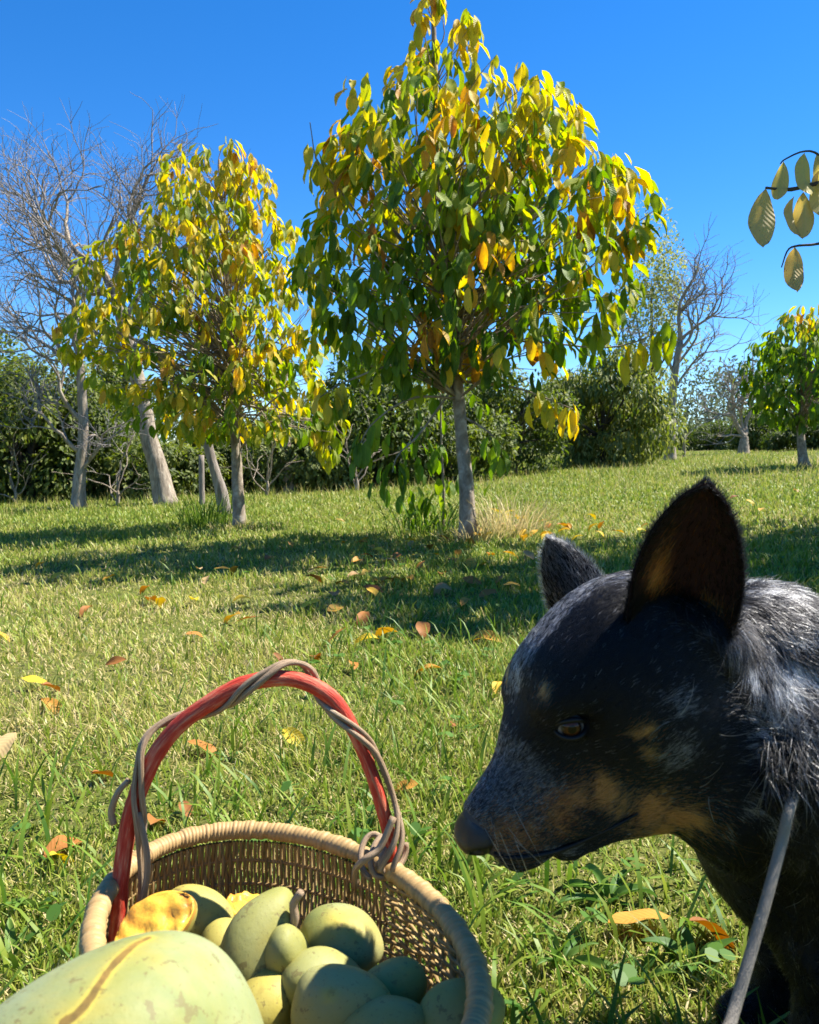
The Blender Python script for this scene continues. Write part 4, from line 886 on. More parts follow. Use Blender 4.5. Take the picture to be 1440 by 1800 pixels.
wc = m.mix(m.noise(30, 4, vec=p_), m.ramp(t_, [(0, (0.21, 0.135, 0.045)), (0.5, (0.37, 0.255, 0.105)), (1, (0.52, 0.39, 0.19))]), (0.30, 0.20, 0.080))
m_cane = m.done(m.principled(wc, 0.55, 0.35, m.bump(m.noise(300, 3, vec=p_), 0.25, 0.001)))
m = NT('rim_cane'); t_ = m.attr('tint'); p_ = m.pos()
m_rim = m.done(m.principled(m.mix(m.noise(40, 4, vec=p_), m.ramp(t_, [(0, (0.26, 0.155, 0.055)), (1, (0.48, 0.320, 0.135))]), (0.38, 0.245, 0.100)), 0.55, 0.35, m.bump(m.noise(250, 3, vec=p_), 0.3, 0.001)))
basket = empty('wicker_basket', (BC[0], BC[1], 0.0), 'round brown wicker basket with a red branch handle, full of green fruit', 'basket')
# rim: a thick core wrapped with cane
TH = lambda px, py: math.atan2(*(lambda w: ((-w[0]*math.sin(et)+w[1]*math.cos(et))/eb, (w[0]*math.cos(et)+w[1]*math.sin(et))/ea))(on_plane(px, py, RZ)[:2]-BC))
nw = 216; ns = nw*6; th = np.linspace(0, 2*math.pi, ns, endpoint=False); rb_ = MB()
ctr = rimpt(th); tgv = nrm(np.roll(ctr, -1, 0)-np.roll(ctr, 1, 0)); outv = np.stack([tgv[:, 1], -tgv[:, 0], 0*tgv[:, 0]], 1); nsd = 14; ph = np.arange(nsd)*2*math.pi/nsd
wrapph = (th*nw/(2*math.pi))[:, None]+0.30*np.sin(ph)[None]
jit = rng.normal(0, 0.06, nw); fr = wrapph % 1; rad = (1+jit[np.floor(wrapph).astype(int) % nw])*(0.0085+0.0013*np.sqrt(np.clip(1-(2*fr-1)**2, 0, 1)))
v = ctr[:, None]+outv[:, None]*(rad*np.cos(ph))[..., None]*1.0+np.array((0, 0, 1.0))*(rad*np.sin(ph))[..., None]*0.92
i = np.arange(ns)[:, None]; j = np.arange(nsd)[None]; i2 = (i+1) % ns; j2 = (j+1) % nsd
rb_.add(v.reshape(-1, 3), np.stack([i*nsd+j, i2*nsd+j, i2*nsd+j2, i*nsd+j2], -1).reshape(-1, 4)[:, ::-1], tint=np.clip(0.5+0.35*np.sin(np.floor(wrapph)*12.9898)*np.cos(np.floor(wrapph)*4.1), 0, 1).ravel())
rb_.build('rim', m_rim, basket)
# weave
thA = TH(205, 1545); thB = TH(690, 1512)          # handle feet
wv = MB()
def span(a, b, back=True):
    """angles from a to b going by way of the far side or the near side"""
    d1 = (b-a) % (2*math.pi); mid_ = a+d1/2; far = rimpt(np.array(mid_))[1] > BC[1]
    return d1 if far == back else d1-2*math.pi
dAB = span(thA, thB, True); dBA = span(thA, thB, False)
per = lambda d: abs(d)*math.sqrt((ea**2+eb**2)/2)
nst = int(per(dAB)/0.0043)
q = np.linspace(0, 1, 34)
for k in range(nst):                               # far and left wall: close upright strands round flat ribs
    f = (k+0.5)/nst; tilt = 0.25*math.sin((f-0.5)*math.pi)
    t0 = thA+dAB*f+tilt*dAB*0.25*q**1.3*(0.5-abs(f-0.5))*1.2
    off = 0.0016*np.sin(q*math.pi*8.5+(k % 2)*math.pi); p_w = wall(t0, q); cdir = nrm(np.array((BC[0], BC[1], 0))-p_w*np.array((1, 1, 0)))
    tube(wv, p_w+cdir*off[:, None], 0.0019*rng.uniform(0.85, 1.15), 5, tint=float(np.clip(rng.normal(0.5, 0.22), 0, 1)), cap=False)
for qq in np.linspace(0.14, 0.95, 6):
    tt = thA+dAB*np.linspace(0, 1, 60); p_w = wall(tt, np.full(60, qq)); tube(wv, p_w, 0.0020, 5, tint=0.2, cap=False)
nrow = 36; tt = np.linspace(0, 1, 150)
for k in range(nrow):                              # right and near wall: rows of cane round upright ribs
    qq = (k+0.3)/nrow*0.99+0.02*np.sin(tt*math.pi)*np.sin(k); t0 = thB+(-dBA if False else 0)+(thA-thB if False else 0)+0*tt
    ang = thA+dBA*tt; p_w = wall(ang, np.clip(qq, 0, 1)); cdir = nrm(np.array((BC[0], BC[1], 0))-p_w*np.array((1, 1, 0)))
    off = 0.0026*np.sin(tt*math.pi*42+(k % 2)*math.pi)+rng.normal(0, 0.0003, 150); p_w = p_w+cdir*off[:, None]; p_w[:, 2] += rng.normal(0, 0.0006)+0.0008*np.sin(tt*60+k*2.4)
    tube(wv, p_w, 0.0019*rng.uniform(0.85, 1.12), 5, tint=float(np.clip(rng.normal(0.45, 0.22), 0, 1)), cap=False)
for k in range(43):
    t0 = thA+dBA*(k+0.5)/43; p_w = wall(np.full(16, t0), np.linspace(0, 1, 16)); tube(wv, p_w, 0.0024, 5, tint=0.3, cap=False)
wv.build('woven_wall', m_cane, basket)
fl = MB(); th_ = np.linspace(0, 2*math.pi, 64, endpoint=False)
for k, s_ in enumerate(np.linspace(0.02, 0.66, 26)): tube(fl, rimpt(np.append(th_, th_[:2]), s_, 0.028+0.001*(k % 2)), 0.0042, 5, tint=float(rng.uniform(0.2, 0.7)), cap=False)
fl.build('base', m_cane, basket)
# handle: a peeled red branch with two winding vines
m = NT('red_branch_bark'); p_ = m.pos(); lu = m.attr('luv', 'Vector')
hn = m.noise(1.0, 5, 0.65, vec=m.mapped(lu, (11, 30, 1)))
hcl = m.ramp(hn, [(0.30, (0.38, 0.022, 0.012)), (0.48, (0.52, 0.055, 0.030)), (0.62, (0.58, 0.17, 0.095)), (0.76, (0.56, 0.36, 0.23))])
m_red = m.done(m.principled(hcl, 0.62, 0.22, m.bump(hn, 0.9, 0.003)))
m = NT('vine_bark'); p_ = m.mapped(m.attr('luv', 'Vector'), (9, 22, 1)); vn_ = m.noise(1.0, 6, 0.7, vec=p_, dist=0.5); m_vine = m.done(m.principled(m.ramp(vn_, [(0.32, (0.17, 0.10, 0.052)), (0.5, (0.33, 0.225, 0.135)), (0.7, (0.47, 0.36, 0.24))]), 0.6, 0.3, m.bump(vn_, 0.8, 0.003)))
hp = [(200, 1665), (208, 1600), (214, 1530), (226, 1450), (246, 1385), (275, 1325), (315, 1275), (370, 1235), (430, 1203), (495, 1192), (545, 1203), (588, 1232), (622, 1285), (648, 1345), (668, 1405), (682, 1460), (690, 1515)]
dA, dB = depth_of(rimpt(np.array(thA)))-0.012, depth_of(rimpt(np.array(thB)))-0.006
print('handle depths', dA, dB)
cum = np.concatenate([[0], np.cumsum([math.hypot(hp[k+1][0]-hp[k][0], 0.4*(hp[k+1][1]-hp[k][1])) for k in range(len(hp)-1)])]); cum /= cum[-1]
hpath = spline([P(px, py, dA+(dB-dA)*c) for (px, py), c in zip(hp, cum)], 90)
hh = MB(); hr = np.interp(np.linspace(0, 1, 90), [0, 0.08, 0.3, 0.55, 0.8, 1], [0.0058, 0.0078, 0.0082, 0.0080, 0.0068, 0.0060])
gnh = np.random.default_rng(4); tube(hh, hpath, hr*(1+0.04*np.sin(np.linspace(0, 30, 90))), 14, wob=1+gnh.normal(0, 0.02, (90, 14))); handle = hh.build('handle', m_red, basket)
vm = MB()
def vine(keys, r=0.0033, n=90):
    """keys: (fraction along the handle, angle round it in degrees seen from the camera, gap)"""
    kf = np.array(keys, float); f = np.linspace(kf[0, 0], kf[-1, 0], n); an = R(1)*np.interp(f, kf[:, 0], kf[:, 1]); gp = np.interp(f, kf[:, 0], kf[:, 2])
    k = np.ones(7)/7; an = np.convolve(np.pad(an, 3, 'edge'), k, 'valid'); gp = np.convolve(np.pad(gp, 3, 'edge'), k, 'valid')
    idx = f*89; i0 = np.clip(idx.astype(int), 0, 88); fr = (idx-i0)[:, None]; c = hpath[i0]*(1-fr)+hpath[i0+1]*fr; tg = nrm(np.gradient(c, axis=0)); cd_ = nrm(CAM-c); sdv = nrm(np.cross(tg, cd_)); fv = np.cross(sdv, tg)
    rr = np.interp(f, np.linspace(0, 1, 90), hr)+r+gp
    pts = c+sdv*(rr*np.cos(an))[:, None]+fv*(rr*np.sin(an))[:, None]; tube(vm, pts, r*(1+0.08*np.sin(f*40)), 8, cap=True); return pts
# side angle 0 = right-hand/inner side of the branch when going up from the left foot, 90 = towards the camera, 180 = outer side
for o_, r_, g_ in ((0, 0.0030, 0.0), (38, 0.0026, 0.0006)):
    vine([(0.0, 0+o_*0.4, 0.006+g_), (0.10, 5, 0.008+g_), (0.20, 20+o_, 0.003), (0.27, 95+o_, 0.0), (0.33, 172, 0.006+g_*4), (0.37, 215+o_, 0.001), (0.43, 300+o_, 0.0), (0.485, 385+o_, 0.001), (0.53, 440+o_, 0.0), (0.575, 530, 0.005+g_*3), (0.615, 555+o_, 0.005), (0.655, 640+o_, 0.0), (0.70, 722+o_, 0.0), (0.745, 800+o_, 0.0), (0.80, 880+o_, 0.002), (0.86, 905, 0.003), (0.93, 850+o_, 0.005), (1.0, 760+o_, 0.010)], r_, 150)
tube(vm, spline([hpath[23]+np.array((-0.010, -0.006, 0.006)), hpath[21]+np.array((-0.015, -0.007, 0.006)), hpath[19]+np.array((-0.018, -0.005, 0.0)), hpath[17]+np.array((-0.013, -0.003, 0.0))], 20), np.linspace(0.0028, 0.0034, 20), 7)
tube(vm, spline([hpath[19]+np.array((0.008, -0.008, 0.0)), hpath[13]+np.array((0.026, -0.012, 0.0)), hpath[7]+np.array((0.024, -0.013, 0)), hpath[0]+np.array((0.012, -0.012, 0))], 30), 0.0031, 8)
# knot of vine ends at the far foot
for k in range(3):
    c = rimpt(np.array(thB)); a = np.linspace(0, 4.6, 20); tube(vm, c+np.stack([0.012*np.cos(a+k)+0.010*(k-1), 0.016*np.sin(a+k*1.7), 0.014*np.sin(a*1.0+k)+0.010], 1), 0.003, 7)
c = rimpt(np.array(thB)); tube(vm, spline([hpath[80]+np.array((0.010, -0.012, 0)), P(668, 1490, dB-0.02), P(640, 1512, dB-0.024), P(625, 1530, dB-0.012), P(625, 1560, dB+0.01)], 26), 0.0033, 8)
vm.build('vine_binding', m_vine, basket)

# ================================================================ fruit
m = NT('fruit_skin'); p_ = m.pos(); oi = m.node('ShaderNodeObjectInfo'); 
t_ = m.attr('tint'); av = m.node('ShaderNodeVectorMath', operation='ADD'); m.link(p_, av.inputs[0]); m.link(oi.outputs['Location'], av.inputs[1]); p_ = av.outputs[0]; bl_ = m.noise(16, 5, 0.6, vec=p_, dist=0.4); b2_ = m.noise(60, 4, 0.6, vec=p_)
base_ = m.ramp(bl_, [(0.30, (0.145, 0.180, 0.055)), (0.50, (0.225, 0.230, 0.070)), (0.68, (0.30, 0.245, 0.052))])
wax = m.mix(m.math('MULTIPLY', m.ramp(m.noise(9, 4, vec=p_), [(0.38, (0, 0, 0)), (0.60, (1, 1, 1))]), 0.62), base_, (0.265, 0.31, 0.19))
yel = m.math('MULTIPLY', m.math('SUBTRACT', t_, 0.02), 3.0, clamp=True); wax = m.mix(m.math('MULTIPLY', yel, 0.65), wax, (0.46, 0.36, 0.055)); pore = m.math('GREATER_THAN', m.noise(330, 2, 0.5, vec=p_), 0.66); speck = m.math('MAXIMUM', m.math('MULTIPLY', m.math('GREATER_THAN', m.noise(75, 5, 0.7, vec=p_), 0.61), 0.60), m.math('MULTIPLY', pore, 0.35)); c3 = m.mix(speck, wax, (0.14, 0.10, 0.04))
bru = m.math('MULTIPLY', m.ramp(m.math('ADD', bl_, m.math('MULTIPLY', t_, 0.60)), [(0.78, (0, 0, 0)), (0.94, (1, 1, 1))]), 0.85)
c4 = m.mix(bru, c3, m.ramp(b2_, [(0.35, (0.055, 0.030, 0.015)), (0.6, (0.20, 0.11, 0.030)), (0.75, (0.42, 0.26, 0.05))]))
m_fruit = m.done(m.principled(c4, 0.55, 0.22, m.bump(m.noise(45, 6, 0.7, vec=p_), 0.22, 0.004), Subsurface_Weight=0.12, Subsurface_Radius=(0.012, 0.010, 0.004), Subsurface_Scale=1.0))
m = NT('ripe_split_flesh'); p_ = m.pos(); fn_ = m.noise(22, 5, 0.6, vec=p_)
m_flesh = m.done(m.principled(m.ramp(fn_, [(0.30, (0.16, 0.06, 0.02)), (0.40, (0.55, 0.26, 0.03)), (0.52, (0.74, 0.43, 0.045)), (0.70, (0.78, 0.56, 0.14))]), 0.4, 0.4, m.bump(fn_, 0.6, 0.006), Subsurface_Weight=0.15, Subsurface_Radius=(0.012, 0.008, 0.003)))
m = NT('bruise_line'); m_line = m.done(m.principled(m.ramp(m.noise(60, 4, vec=m.pos()), [(0.35, (0.17, 0.075, 0.02)), (0.65, (0.42, 0.22, 0.04))]), 0.6, 0.2))
m_stem = m_vine
def fruit_mesh(r, seed, nu=40, nv=28, pear=0.16, lump=0.085, cut=None, brx=None):
    """long axis along X; r = half sizes"""
    g = np.random.default_rng(seed); v, q, t = sphere_uv(nu, nv); x, y, z = v.T
    rr = 1+pear*x*0.5+lump*(np.sin(2.1*x+g.uniform(0, 6))*np.cos(2.3*y+g.uniform(0, 6))+0.6*np.sin(3.0*z+g.uniform(0, 6)+1.7*y))
    v = v*rr[:, None]; v[:, 0] = v[:, 0]*(1+0.08*np.sign(v[:, 0])*v[:, 0]**2)
    if cut is not None:
        cn, cd0, rough = cut; cn = nrm(np.array(cn, float)); s_ = v @ cn; over = np.clip(s_-cd0, 0, None); v = v-over[:, None]*cn*0.96+(over[:, None] > 0)*cn*(rough*(np.sin(9*v[:, :1]+4*v[:, 1:2])*np.cos(8*v[:, 2:3]+3*v[:, :1])))
    return v*np.asarray(r), q, v
def fruit(label, px, py, d, r, yaw=0.0, pitch=0.0, roll=0.0, seed=0, tint=0.0, cut=None, flesh=False, stem=None, pear=0.12, name='pawpaw_fruit', group='fruit in the basket', spot=None, res=(40, 28), seam=None):
    if d > 0.5: d, r = d*1.045, tuple(q_*1.045 for q_ in r)
    c = P(px, py, d); o = Matrix.Rotation(R(yaw), 3, 'Z') @ Matrix.Rotation(R(pitch), 3, 'Y') @ Matrix.Rotation(R(roll), 3, 'X'); M = np.array(o)
    v, q, vu = fruit_mesh(r, seed, *res, cut=cut, pear=pear); tn = np.full(len(v), tint+(0.05 if d > 0.5 else 0.0))
    if seam is not None:
        W = v @ M.T+c; bv = BVHTree.FromPolygons([Vector(w) for w in W], [tuple(int(i) for i in f) for f in q]); hs_ = [bv.ray_cast(Vector(CAM), Vector(nrm(ray(*s_))))[0] for s_ in spline(np.array(seam, float), 60)]
        hs_ = np.array([h for h in hs_ if h is not None]); dd = np.sqrt(((W[:, None]-hs_[None])**2).sum(2)).min(1); tn = tn+1.1*np.exp(-(dd/0.0024)**2)+0.11*np.exp(-(dd/0.011)**2)
    if spot is not None:
        for (sx_, sy_, sz_, sr, sa) in spot: tn = np.maximum(tn, sa*np.exp(-(np.linalg.norm(nrm(vu @ M.T)-nrm(np.array((sx_, sy_, sz_))), axis=1)/sr)**2))
    mat = 0
    if cut is not None:
        cn = nrm(np.array(cut[0], float)); fc = vu[q].mean(1) @ cn; mat = np.where(fc > cut[1]-0.07, 1, np.where(fc > cut[1]-0.24, 2, 0))
    b = MB(); b.add(v @ M.T, q, tint=tn, mat=mat)
    me = b.mesh(name, [m_fruit, m_flesh, m_line]); ob = bpy.data.objects.new(name, me); ob.location = c; COL.objects.link(ob); tag(ob, label, 'fruit', group)
    if stem is not None:
        sb_ = MB(); tube(sb_, spline([np.array(s0) for s0 in stem], 10), np.linspace(0.0045, 0.0032, 10), 8); so = sb_.build('stem', m_stem); so.parent = ob
    return ob
fr_big = fruit('huge pale green fruit with a brown seam, nearest the camera on top of the heap', 172, 1942, 0.435, (0.092, 0.074, 0.070), yaw=64, pitch=-6, seed=3, tint=0.0, pear=0.05, res=(170, 130), seam=[(262, 1648), (235, 1662), (205, 1690), (180, 1722), (160, 1752), (138, 1780), (110, 1799)])
fruit('speckled pale green fruit at the far left of the heap, beside the red handle', 338, 1608, 0.735, (0.036, 0.027, 0.0265), yaw=-15, pitch=10, seed=5, tint=0.20, spot=[(0.6, -0.4, 0.5, 0.5, 0.36)])
fruit('split fruit showing orange flesh and a brown torn edge, next to the handle foot', 262, 1640, 0.665, (0.033, 0.026, 0.026), yaw=20, pitch=-30, seed=6, tint=0.25, cut=((0.2, -0.5, 0.75), 0.35, 0.10))
fruit('broken yellow fruit half with a ragged top, behind the dark tilted fruit', 440, 1612, 0.750, (0.028, 0.024, 0.026), yaw=30, pitch=0, seed=7, tint=0.22, cut=((0.35, -0.15, 0.9), 0.30, 0.13))
fruit('small ochre fruit wedged between the speckled fruit and the dark tilted one', 392, 1662, 0.700, (0.024, 0.021, 0.021), yaw=40, seed=8, tint=0.28)
fruit('shaded olive fruit tilted upright in the middle of the heap', 452, 1668, 0.670, (0.043, 0.0265, 0.028), yaw=65, pitch=-52, seed=9, tint=0.08)
fruit('narrow green fruit joined to the woody stem, right of the tilted olive fruit', 498, 1690, 0.672, (0.036, 0.021, 0.021), yaw=-70, pitch=-58, seed=10, tint=0.05, stem=[(0.006, 0.004, 0.026), (0.010, 0.002, 0.038), (0.009, 0.002, 0.050), (0.016, 0.0, 0.062)])
fruit('sunlit yellow green fruit with a rusty brown patch on top, by the stem', 592, 1652, 0.700, (0.037, 0.030, 0.0275), yaw=-8, pitch=2, seed=11, tint=0.0, spot=[(0.15, -0.35, 1.0, 0.42, 0.42), (0.5, -0.4, 0.75, 0.35, 0.34)])
fruit('grey green shaded fruit lying just in front of the sunlit one', 556, 1728, 0.650, (0.034, 0.026, 0.025), yaw=25, pitch=14, seed=12, tint=0.06)
fruit('large grey green fruit with a black blotch in the front of the heap', 590, 1768, 0.615, (0.039, 0.030, 0.028), yaw=-20, pitch=5, seed=13, tint=0.10, spot=[(-0.1, -0.62, 0.72, 0.20, 0.46)])
fruit('small round grey green fruit with a bright rim, near the right wall', 692, 1738, 0.640, (0.023, 0.021, 0.0245), yaw=0, pitch=70, seed=14, tint=0.04, pear=0.04)
fruit('brown spotted fruit in deep shade beside the huge pale fruit', 462, 1768, 0.640, (0.030, 0.024, 0.025), yaw=80, pitch=-10, seed=15, tint=0.30)
fruit('green fruit cut by the picture bottom below the blotched one', 662, 1812, 0.590, (0.031, 0.025, 0.020), yaw=10, seed=16, tint=0.05)
fruit('dull green fruit against the right wall of the basket at the bottom corner', 800, 1798, 0.600, (0.034, 0.026, 0.025), yaw=35, pitch=-12, seed=17, tint=0.12)
for k, (x_, y_, z_) in enumerate(((-0.10, 0.72, 0.075), (-0.16, 0.64, 0.085), (-0.06, 0.62, 0.085), (-0.12, 0.55, 0.105), (0.00, 0.68, 0.080), (-0.19, 0.71, 0.105), (-0.17, 0.52, 0.13), (-0.02, 0.54, 0.10))):
    o = fruit('pale green fruit buried in the heap under the visible ones', 720, 900, 1.0, (0.040, 0.032, 0.032), yaw=37*k, seed=40+k, tint=0.05, group='fruit buried in the basket'); o.location = (x_, y_, z_)
# brown seam on the huge fruit: a raised bruise line along its skin
# ================================================================ leash
m = NT('leash_webbing'); p_ = m.pos(); lu = m.attr('luv', 'Vector'); wn_ = m.node('ShaderNodeTexWave', wave_type='BANDS'); m.link(m.mapped(lu, (6, 420, 1)), wn_.inputs[0]); wn_.inputs['Scale'].default_value = 1.0
m_leash = m.done(m.principled(m.mix(m.noise(80, 4, vec=p_), (0.14, 0.122, 0.100), (0.25, 0.225, 0.185)), 0.85, 0.15, m.bump(m.noise(900, 2, vec=p_), 0.5, 0.001)))
lb = MB(); h0 = hit(1392, 1400); h1 = hit(1372, 1490); d0_, d1_ = depth_of(h0), depth_of(h1); d1_ = min(d0_, d1_)-0.012; print('leash', d0_, d1_)
sf = lambda px, py, o_: P(px, py, depth_of(hit(px, py))+o_)
lp = spline([sf(1425, 1310, 0.020), sf(1410, 1355, 0.010), sf(1398, 1392, -0.001), P(1386, 1430, min(d0_, d1_)-0.004), P(1372, 1490, d1_-0.006), P(1345, 1590, d1_-0.02), P(1316, 1690, d1_-0.035), P(1284, 1800, d1_-0.055), P(1250, 1930, d1_-0.10), (0.10, 0.20, 0.10), (0.0, 0.0, 0.03), (-0.1, -0.2, 0.02)], 80)
tube(lb, lp, np.interp(np.arange(80), [0, 20, 79], [0.0032, 0.0041, 0.0044]), 12); gl = np.random.default_rng(9); k_ = gl.integers(2, 60, 2600); tl_ = nrm(np.gradient(lp, axis=0))[k_]; sd1 = nrm(np.cross(tl_, gl.normal(0, 1, (2600, 3)))); c_ = lp[k_]+tl_*gl.uniform(-0.006, 0.006, (2600, 1))+sd1*0.0040; tip = c_+nrm(sd1+tl_*gl.normal(0, 0.7, (2600, 1)))*gl.uniform(0.0010, 0.0032, (2600, 1)); wd = np.cross(sd1, tl_)*0.00013
lb.add(np.stack([c_-wd, c_+wd, tip], 1).reshape(-1, 3), None, np.arange(7800).reshape(-1, 3))
tag(lb.build('leash', m_leash), 'grey woven rope leash hanging down in front of the dog from its neck', 'leash')

# ================================================================ fallen leaves, one by one
def fallen(px, py, size, tint, label=None, group=None, flat=0.25, seed=0, lift=0.03):
    g = np.random.default_rng(seed+int(px*7+py)); p = G(px, py); a = g.uniform(0, 2*math.pi)
    v, q, uv = leaf_variant(int(px*13+py), 9, 5, fold=g.uniform(0.1, 0.7), curl=g.uniform(0.2, 1.5)); M = np.array(Matrix.Rotation(a, 3, 'Z') @ Matrix.Rotation(g.normal(0, flat), 3, 'X') @ Matrix.Rotation(g.normal(0, flat), 3, 'Y'))
    uv = uv.copy(); uv[:, 2] = g.uniform(0, 10); vv = (v-np.array((0, 0.5, -0.12)))*np.array((1.15, 1, 1))*size; b = MB(); b.add(vv @ M.T, q, tint=tint, uv=uv); me = b.mesh('fallen_leaf', m_dry)
    o = bpy.data.objects.new('fallen_leaf', me); o.location = p+np.array((0, 0, lift)); COL.objects.link(o); return tag(o, label, 'leaf', group)
FL = 'fallen leaves on the lawn'
named = [(355, 1328, 0.075, 0.62, 'large rusty orange fallen leaf seen through the handle arch, at its left'), (520, 1308, 0.072, 0.0, 'long clean yellow fallen leaf seen through the middle of the handle arch'), (180, 1378, 0.055, 0.72, 'brown curled fallen leaf just left of the handle'),
 (118, 1498, 0.075, 0.66, 'brown fallen leaf lying left of the basket'), (112, 1522, 0.06, 0.02, 'yellow fallen leaf edge right below the brown one left of the basket'), (712, 1397, 0.05, 0.5, 'tan orange fallen leaf just right of the handle'), (850, 1132, 0.15, 0.42, 'wide orange fallen leaf left of the far ear of the dog'),
 (642, 1136, 0.10, 0.0, 'bright yellow fallen leaf standing above the handle arch'), (678, 1128, 0.12, 0.4, 'orange fallen leaf touching the bright yellow one'), (878, 1222, 0.085, 0.2, 'yellow fallen leaf at the brow of the dog'), (1122, 1645, 0.085, 0.45, 'upright ochre brown fallen leaf under the chin of the dog'), (1258, 1668, 0.085, 0.76, 'reddish brown fallen leaf beside the leash'),
 (325, 1440, 0.05, 0.75, 'small dark brown fallen leaf behind the basket rim'), (278, 1455, 0.06, 0.68, 'brown fallen leaf right behind the left end of the rim'), (346, 1128, 0.085, 0.6, 'orange brown cupped fallen leaf on the dry patch'), (203, 1177, 0.075, 0.72, 'single brown fallen leaf on the left straw patch'), (61, 1213, 0.09, 0.02, 'yellow fallen leaf near the left edge'), (92, 1225, 0.08, 0.75, 'brown fallen leaf touching the yellow one near the left edge'), (92, 1254, 0.08, 0.52, 'orange fallen leaf below the brown and yellow pair near the left edge'),
 (556, 1165, 0.085, 0.74, 'curled brown fallen leaf above the top of the handle arch'), (747, 1190, 0.11, 0.48, 'flat orange fallen leaf right of the handle top'), (619, 1183, 0.07, 0.6, 'rust coloured fallen leaf just right of the handle top bend'), (797, 1284, 0.06, 0.75, 'dark brown fallen leaf left of the muzzle of the dog'), (489, 1172, 0.06, 0.8, 'dark fallen leaf right behind the highest point of the handle'), (6, 1335, 0.09, 1.0, 'pale cream fallen leaf cut by the left edge'),
 (544, 1077, 0.12, 0.03, 'yellow fallen leaf at the sunny edge of the big shadow'), (589, 1081, 0.11, 0.4, 'orange fallen leaf beside the yellow one at the edge of the big shadow'), (406, 1097, 0.12, 0.4, 'orange fallen leaf left of the big shadow, above the handle'), (436, 1101, 0.09, 0.72, 'brown fallen leaf touching the orange one left of the big shadow'), (267, 1063, 0.13, 0.66, 'brown orange fallen leaf far left of the big shadow')]
for px, py, s_, t, l_ in named: fallen(px, py, s_*(1.0 if py > 1250 else 0.82), t, l_, FL, flat=0.35, lift=0.014 if py > 1250 else 0.022)
far_sun = [(103, 1022, 0.1), (192, 1027, 0.4), (253, 1045, 0.6), (283, 1070, 0.2), (342, 1066, 0.0), (425, 1062, 0.05), (350, 1010, 1.0), (392, 1011, 1.0), (411, 1013, 0.5), (364, 1031, 0.95), (3, 1130, 0.3), (592, 1137, 0.6), (70, 1000, 0.3), (150, 1085, 0.7)]
for px, py, t in far_sun: fallen(px, py, 0.085, t, 'small fallen leaf on the sunny grass left of the big tree shadow', 'small fallen leaves left of the shadow', lift=0.028)
shade = [(514, 964, 0.5), (722, 957, 0.1), (667, 979, 0.15), (419, 973, 0.9), (628, 995, 0.5), (472, 990, 0.8), (603, 1036, 0.5), (783, 1049, 0.9), (636, 1100, 0.7), (744, 1120, 0.7), (700, 1030, 0.5), (560, 1010, 0.6), (830, 1000, 0.4), (880, 1030, 0.6), (900, 985, 0.4), (740, 1005, 0.6), (655, 1050, 0.7), (820, 1075, 0.5)]
g_ = np.random.default_rng(70); shade += [(float(g_.normal(730, 110)), float(g_.uniform(955, 1060)), float(g_.uniform(0.2, 0.95))) for _ in range(34)]
for px, py, t in shade: fallen(px, py, 0.095, t, 'dull fallen leaf lying in the shadow of the middle tree', 'fallen leaves in the tree shadow', lift=0.028)
sunny = [(611, 912, 1.0), (600, 923, 1.0), (905, 942, 0.05), (920, 948, 0.2), (1010, 955, 0.02), (990, 940, 0.3), (1040, 936, 0.3), (1085, 945, 0.35), (1130, 940, 0.05), (1140, 948, 0.6), (870, 905, 0.3), (895, 915, 0.2), (1290, 880, 0.8), (1320, 890, 0.2), (1375, 938, 1.0), (1395, 945, 0.1), (1400, 868, 0.9), (1340, 905, 0.4), (1060, 950, 0.1), (960, 948, 0.4)]
sunny += [(float(g_.normal(930, 90)), float(g_.uniform(905, 952)), float(g_.uniform(0.0, 0.8))) for _ in range(22)]
for px, py, t in sunny: fallen(px, py, 0.10, t, 'fallen leaf scattered over the sunny grass beyond the middle trunk', 'fallen leaves beyond the middle trunk', lift=0.035)

# ================================================================ tall tufts at the trunks and broad-leaved weeds
m = NT('weed_leaf'); t_ = m.attr('tint'); wv_ = m.ramp(t_, [(0, (0.045, 0.125, 0.018)), (0.5, (0.10, 0.20, 0.025)), (1, (0.20, 0.29, 0.05))]); m_weed = m.done(m.translucent(m.principled(m.mix(m.noise(50, 3, vec=m.pos()), wv_, (0.08, 0.17, 0.03)), 0.5, 0.22), wv_, 0.35))
def tuft(label, px, py, n, rad, h, tint, w=0.006, lean=0.5, bend=1.0):
    p = G(px, py); g = rng; a = g.uniform(0, 2*math.pi, n); r = rad*np.sqrt(g.random(n)); b = MB()
    blades(b, p[0]+r*np.cos(a), p[1]+r*np.sin(a), g.uniform(*h, n), w*g.uniform(0.6, 1.3, n), a+g.normal(0, 0.6, n), np.abs(g.normal(lean*0.6, lean*0.5, n)), np.clip(g.normal(tint, 0.10, n), 0, 1), bend=bend)
    return tag(b.build('grass_tuft', m_grass), label, 'grass tuft')
tuft('straw coloured dry grass tuft right of the middle trunk', 895, 940, 420, 0.30, (0.10, 0.42), 0.86, 0.005)
tuft('dry straw litter around the foot of the middle trunk', 835, 950, 260, 0.26, (0.06, 0.22), 0.80, 0.006, 0.9)
tuft('long green arching grass left of the middle trunk', 745, 940, 110, 0.28, (0.22, 0.48), 0.12, 0.009, 0.6, 1.6)
tuft('tall dark green grass tuft between the post and left fruit tree trunk', 362, 925, 220, 0.22, (0.12, 0.40), 0.18, 0.008, 0.3, 0.7)
tuft('short straw litter at the foot of the left fruit tree trunk', 415, 932, 150, 0.22, (0.06, 0.16), 0.8, 0.006, 0.9)
tuft('tan grass tuft under the small round fruit tree far right', 1425, 818, 150, 0.5, (0.10, 0.30), 0.85, 0.015, 0.7)
WV = [leaf_variant(300+k, 9, 5, fold=0.25+0.05*k, curl=0.5+0.25*k) for k in range(6)]
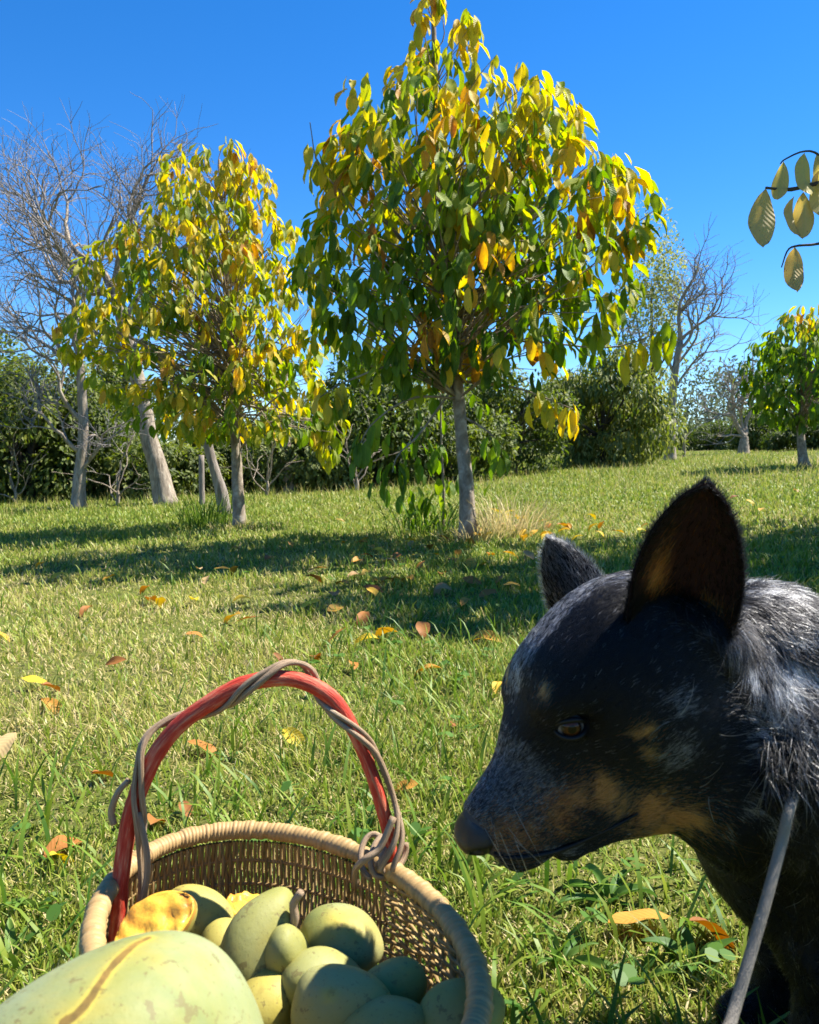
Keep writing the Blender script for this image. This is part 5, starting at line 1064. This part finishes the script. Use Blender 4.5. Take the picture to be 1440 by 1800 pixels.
def weed(label, px, py, nl, size, tint, width=0.5, spread=1.0, group=None):
    p = G(px, py)-np.array((0, 0, 0.005)); b = MB(); a = np.arange(nl)*2.4+rng.uniform(0, 6); el = rng.uniform(0.25, 1.15, nl)*spread
    ax = np.stack([np.cos(a)*np.cos(el), np.sin(a)*np.cos(el), np.sin(el)], 1); nor = np.stack([-np.cos(a)*np.sin(el), -np.sin(a)*np.sin(el), np.cos(el)], 1)
    put_leaves(b, np.repeat(p[None], nl, 0), ax, nor, size*0.78*rng.uniform(0.5, 1.15, nl), np.clip(rng.normal(tint, 0.2, nl), 0, 1), WV, width=width); return tag(b.build('broadleaf_weed', m_weed), label, 'weed', group)
weed('broad leaved weed with long blades under the chin of the dog', 1070, 1590, 9, 0.095, 0.35, 0.45)
weed('broad leaved weed at the bottom, between basket and dog', 985, 1700, 10, 0.095, 0.6, 0.38)
weed('dark broad leaved weed beside the reddish leaf at the leash', 1215, 1700, 10, 0.085, 0.15, 0.75)
weed('low weed with long leaf in front of the upright ochre leaf', 1130, 1730, 8, 0.080, 0.45, 0.45)
weed('small weed at the very bottom right of the basket', 930, 1790, 9, 0.075, 0.25, 0.5)
weed('weed clump at the far left of the basket', 60, 1600, 9, 0.075, 0.4, 0.45)
weed('upright dock leaf weed seen through the handle arch', 405, 1335, 5, 0.075, 0.3, 0.45, 1.2)
weed('rosette weed at the bottom left corner', 20, 1690, 9, 0.08, 0.35, 0.5)
weed('weed seen through the right side of the handle arch', 600, 1345, 8, 0.065, 0.35, 0.42)
weed('weed with narrow leaves in the shadow left of the muzzle', 770, 1400, 8, 0.06, 0.4, 0.4)
# clover: round leaflets in threes, ground cover nobody could count
cl = MB(); n = 900; x, y, r = scatter(n, 0.7, 4.5, 1.3); cxs = np.array([P(700, 1345, 1.1)[0], P(400, 1400, 1.0)[0], P(250, 1300, 1.3)[0]])
kk = rng.random(n) < np.clip(0.75-patch(x, y), 0, 1); x, y = x[kk], y[kk]; n = len(x)
th8 = np.arange(8)*math.pi/4; disc = np.stack([np.cos(th8), np.sin(th8), 0*th8], 1)
for k in range(3):
    a = rng.uniform(0, 6.28, n) if k == 0 else a+2.094
    s_ = 0.0095 if k == 0 else s_
    hz = (ground_z(x, y)+rng.uniform(0.02, 0.045, n)) if k == 0 else hz
    c = np.stack([x+np.cos(a)*s_, y+np.sin(a)*s_, hz], 1); tl = rng.normal(0, 0.3, (n, 2)); V = c[:, None]+disc[None]*s_*0.95; V[..., 2] += (disc[None, :, 0]*tl[:, :1]+disc[None, :, 1]*tl[:, 1:])*s_
    q = np.concatenate([(np.arange(n)*8)[:, None]+np.array(f)[None] for f in ((0, 1, 2, 3), (0, 3, 4, 7), (4, 5, 6, 7))]); cl.add(V.reshape(-1, 3), q, tint=np.repeat(rng.uniform(0.15, 0.6, n), 8))
tag(cl.build('clover', m_weed), kind='stuff')
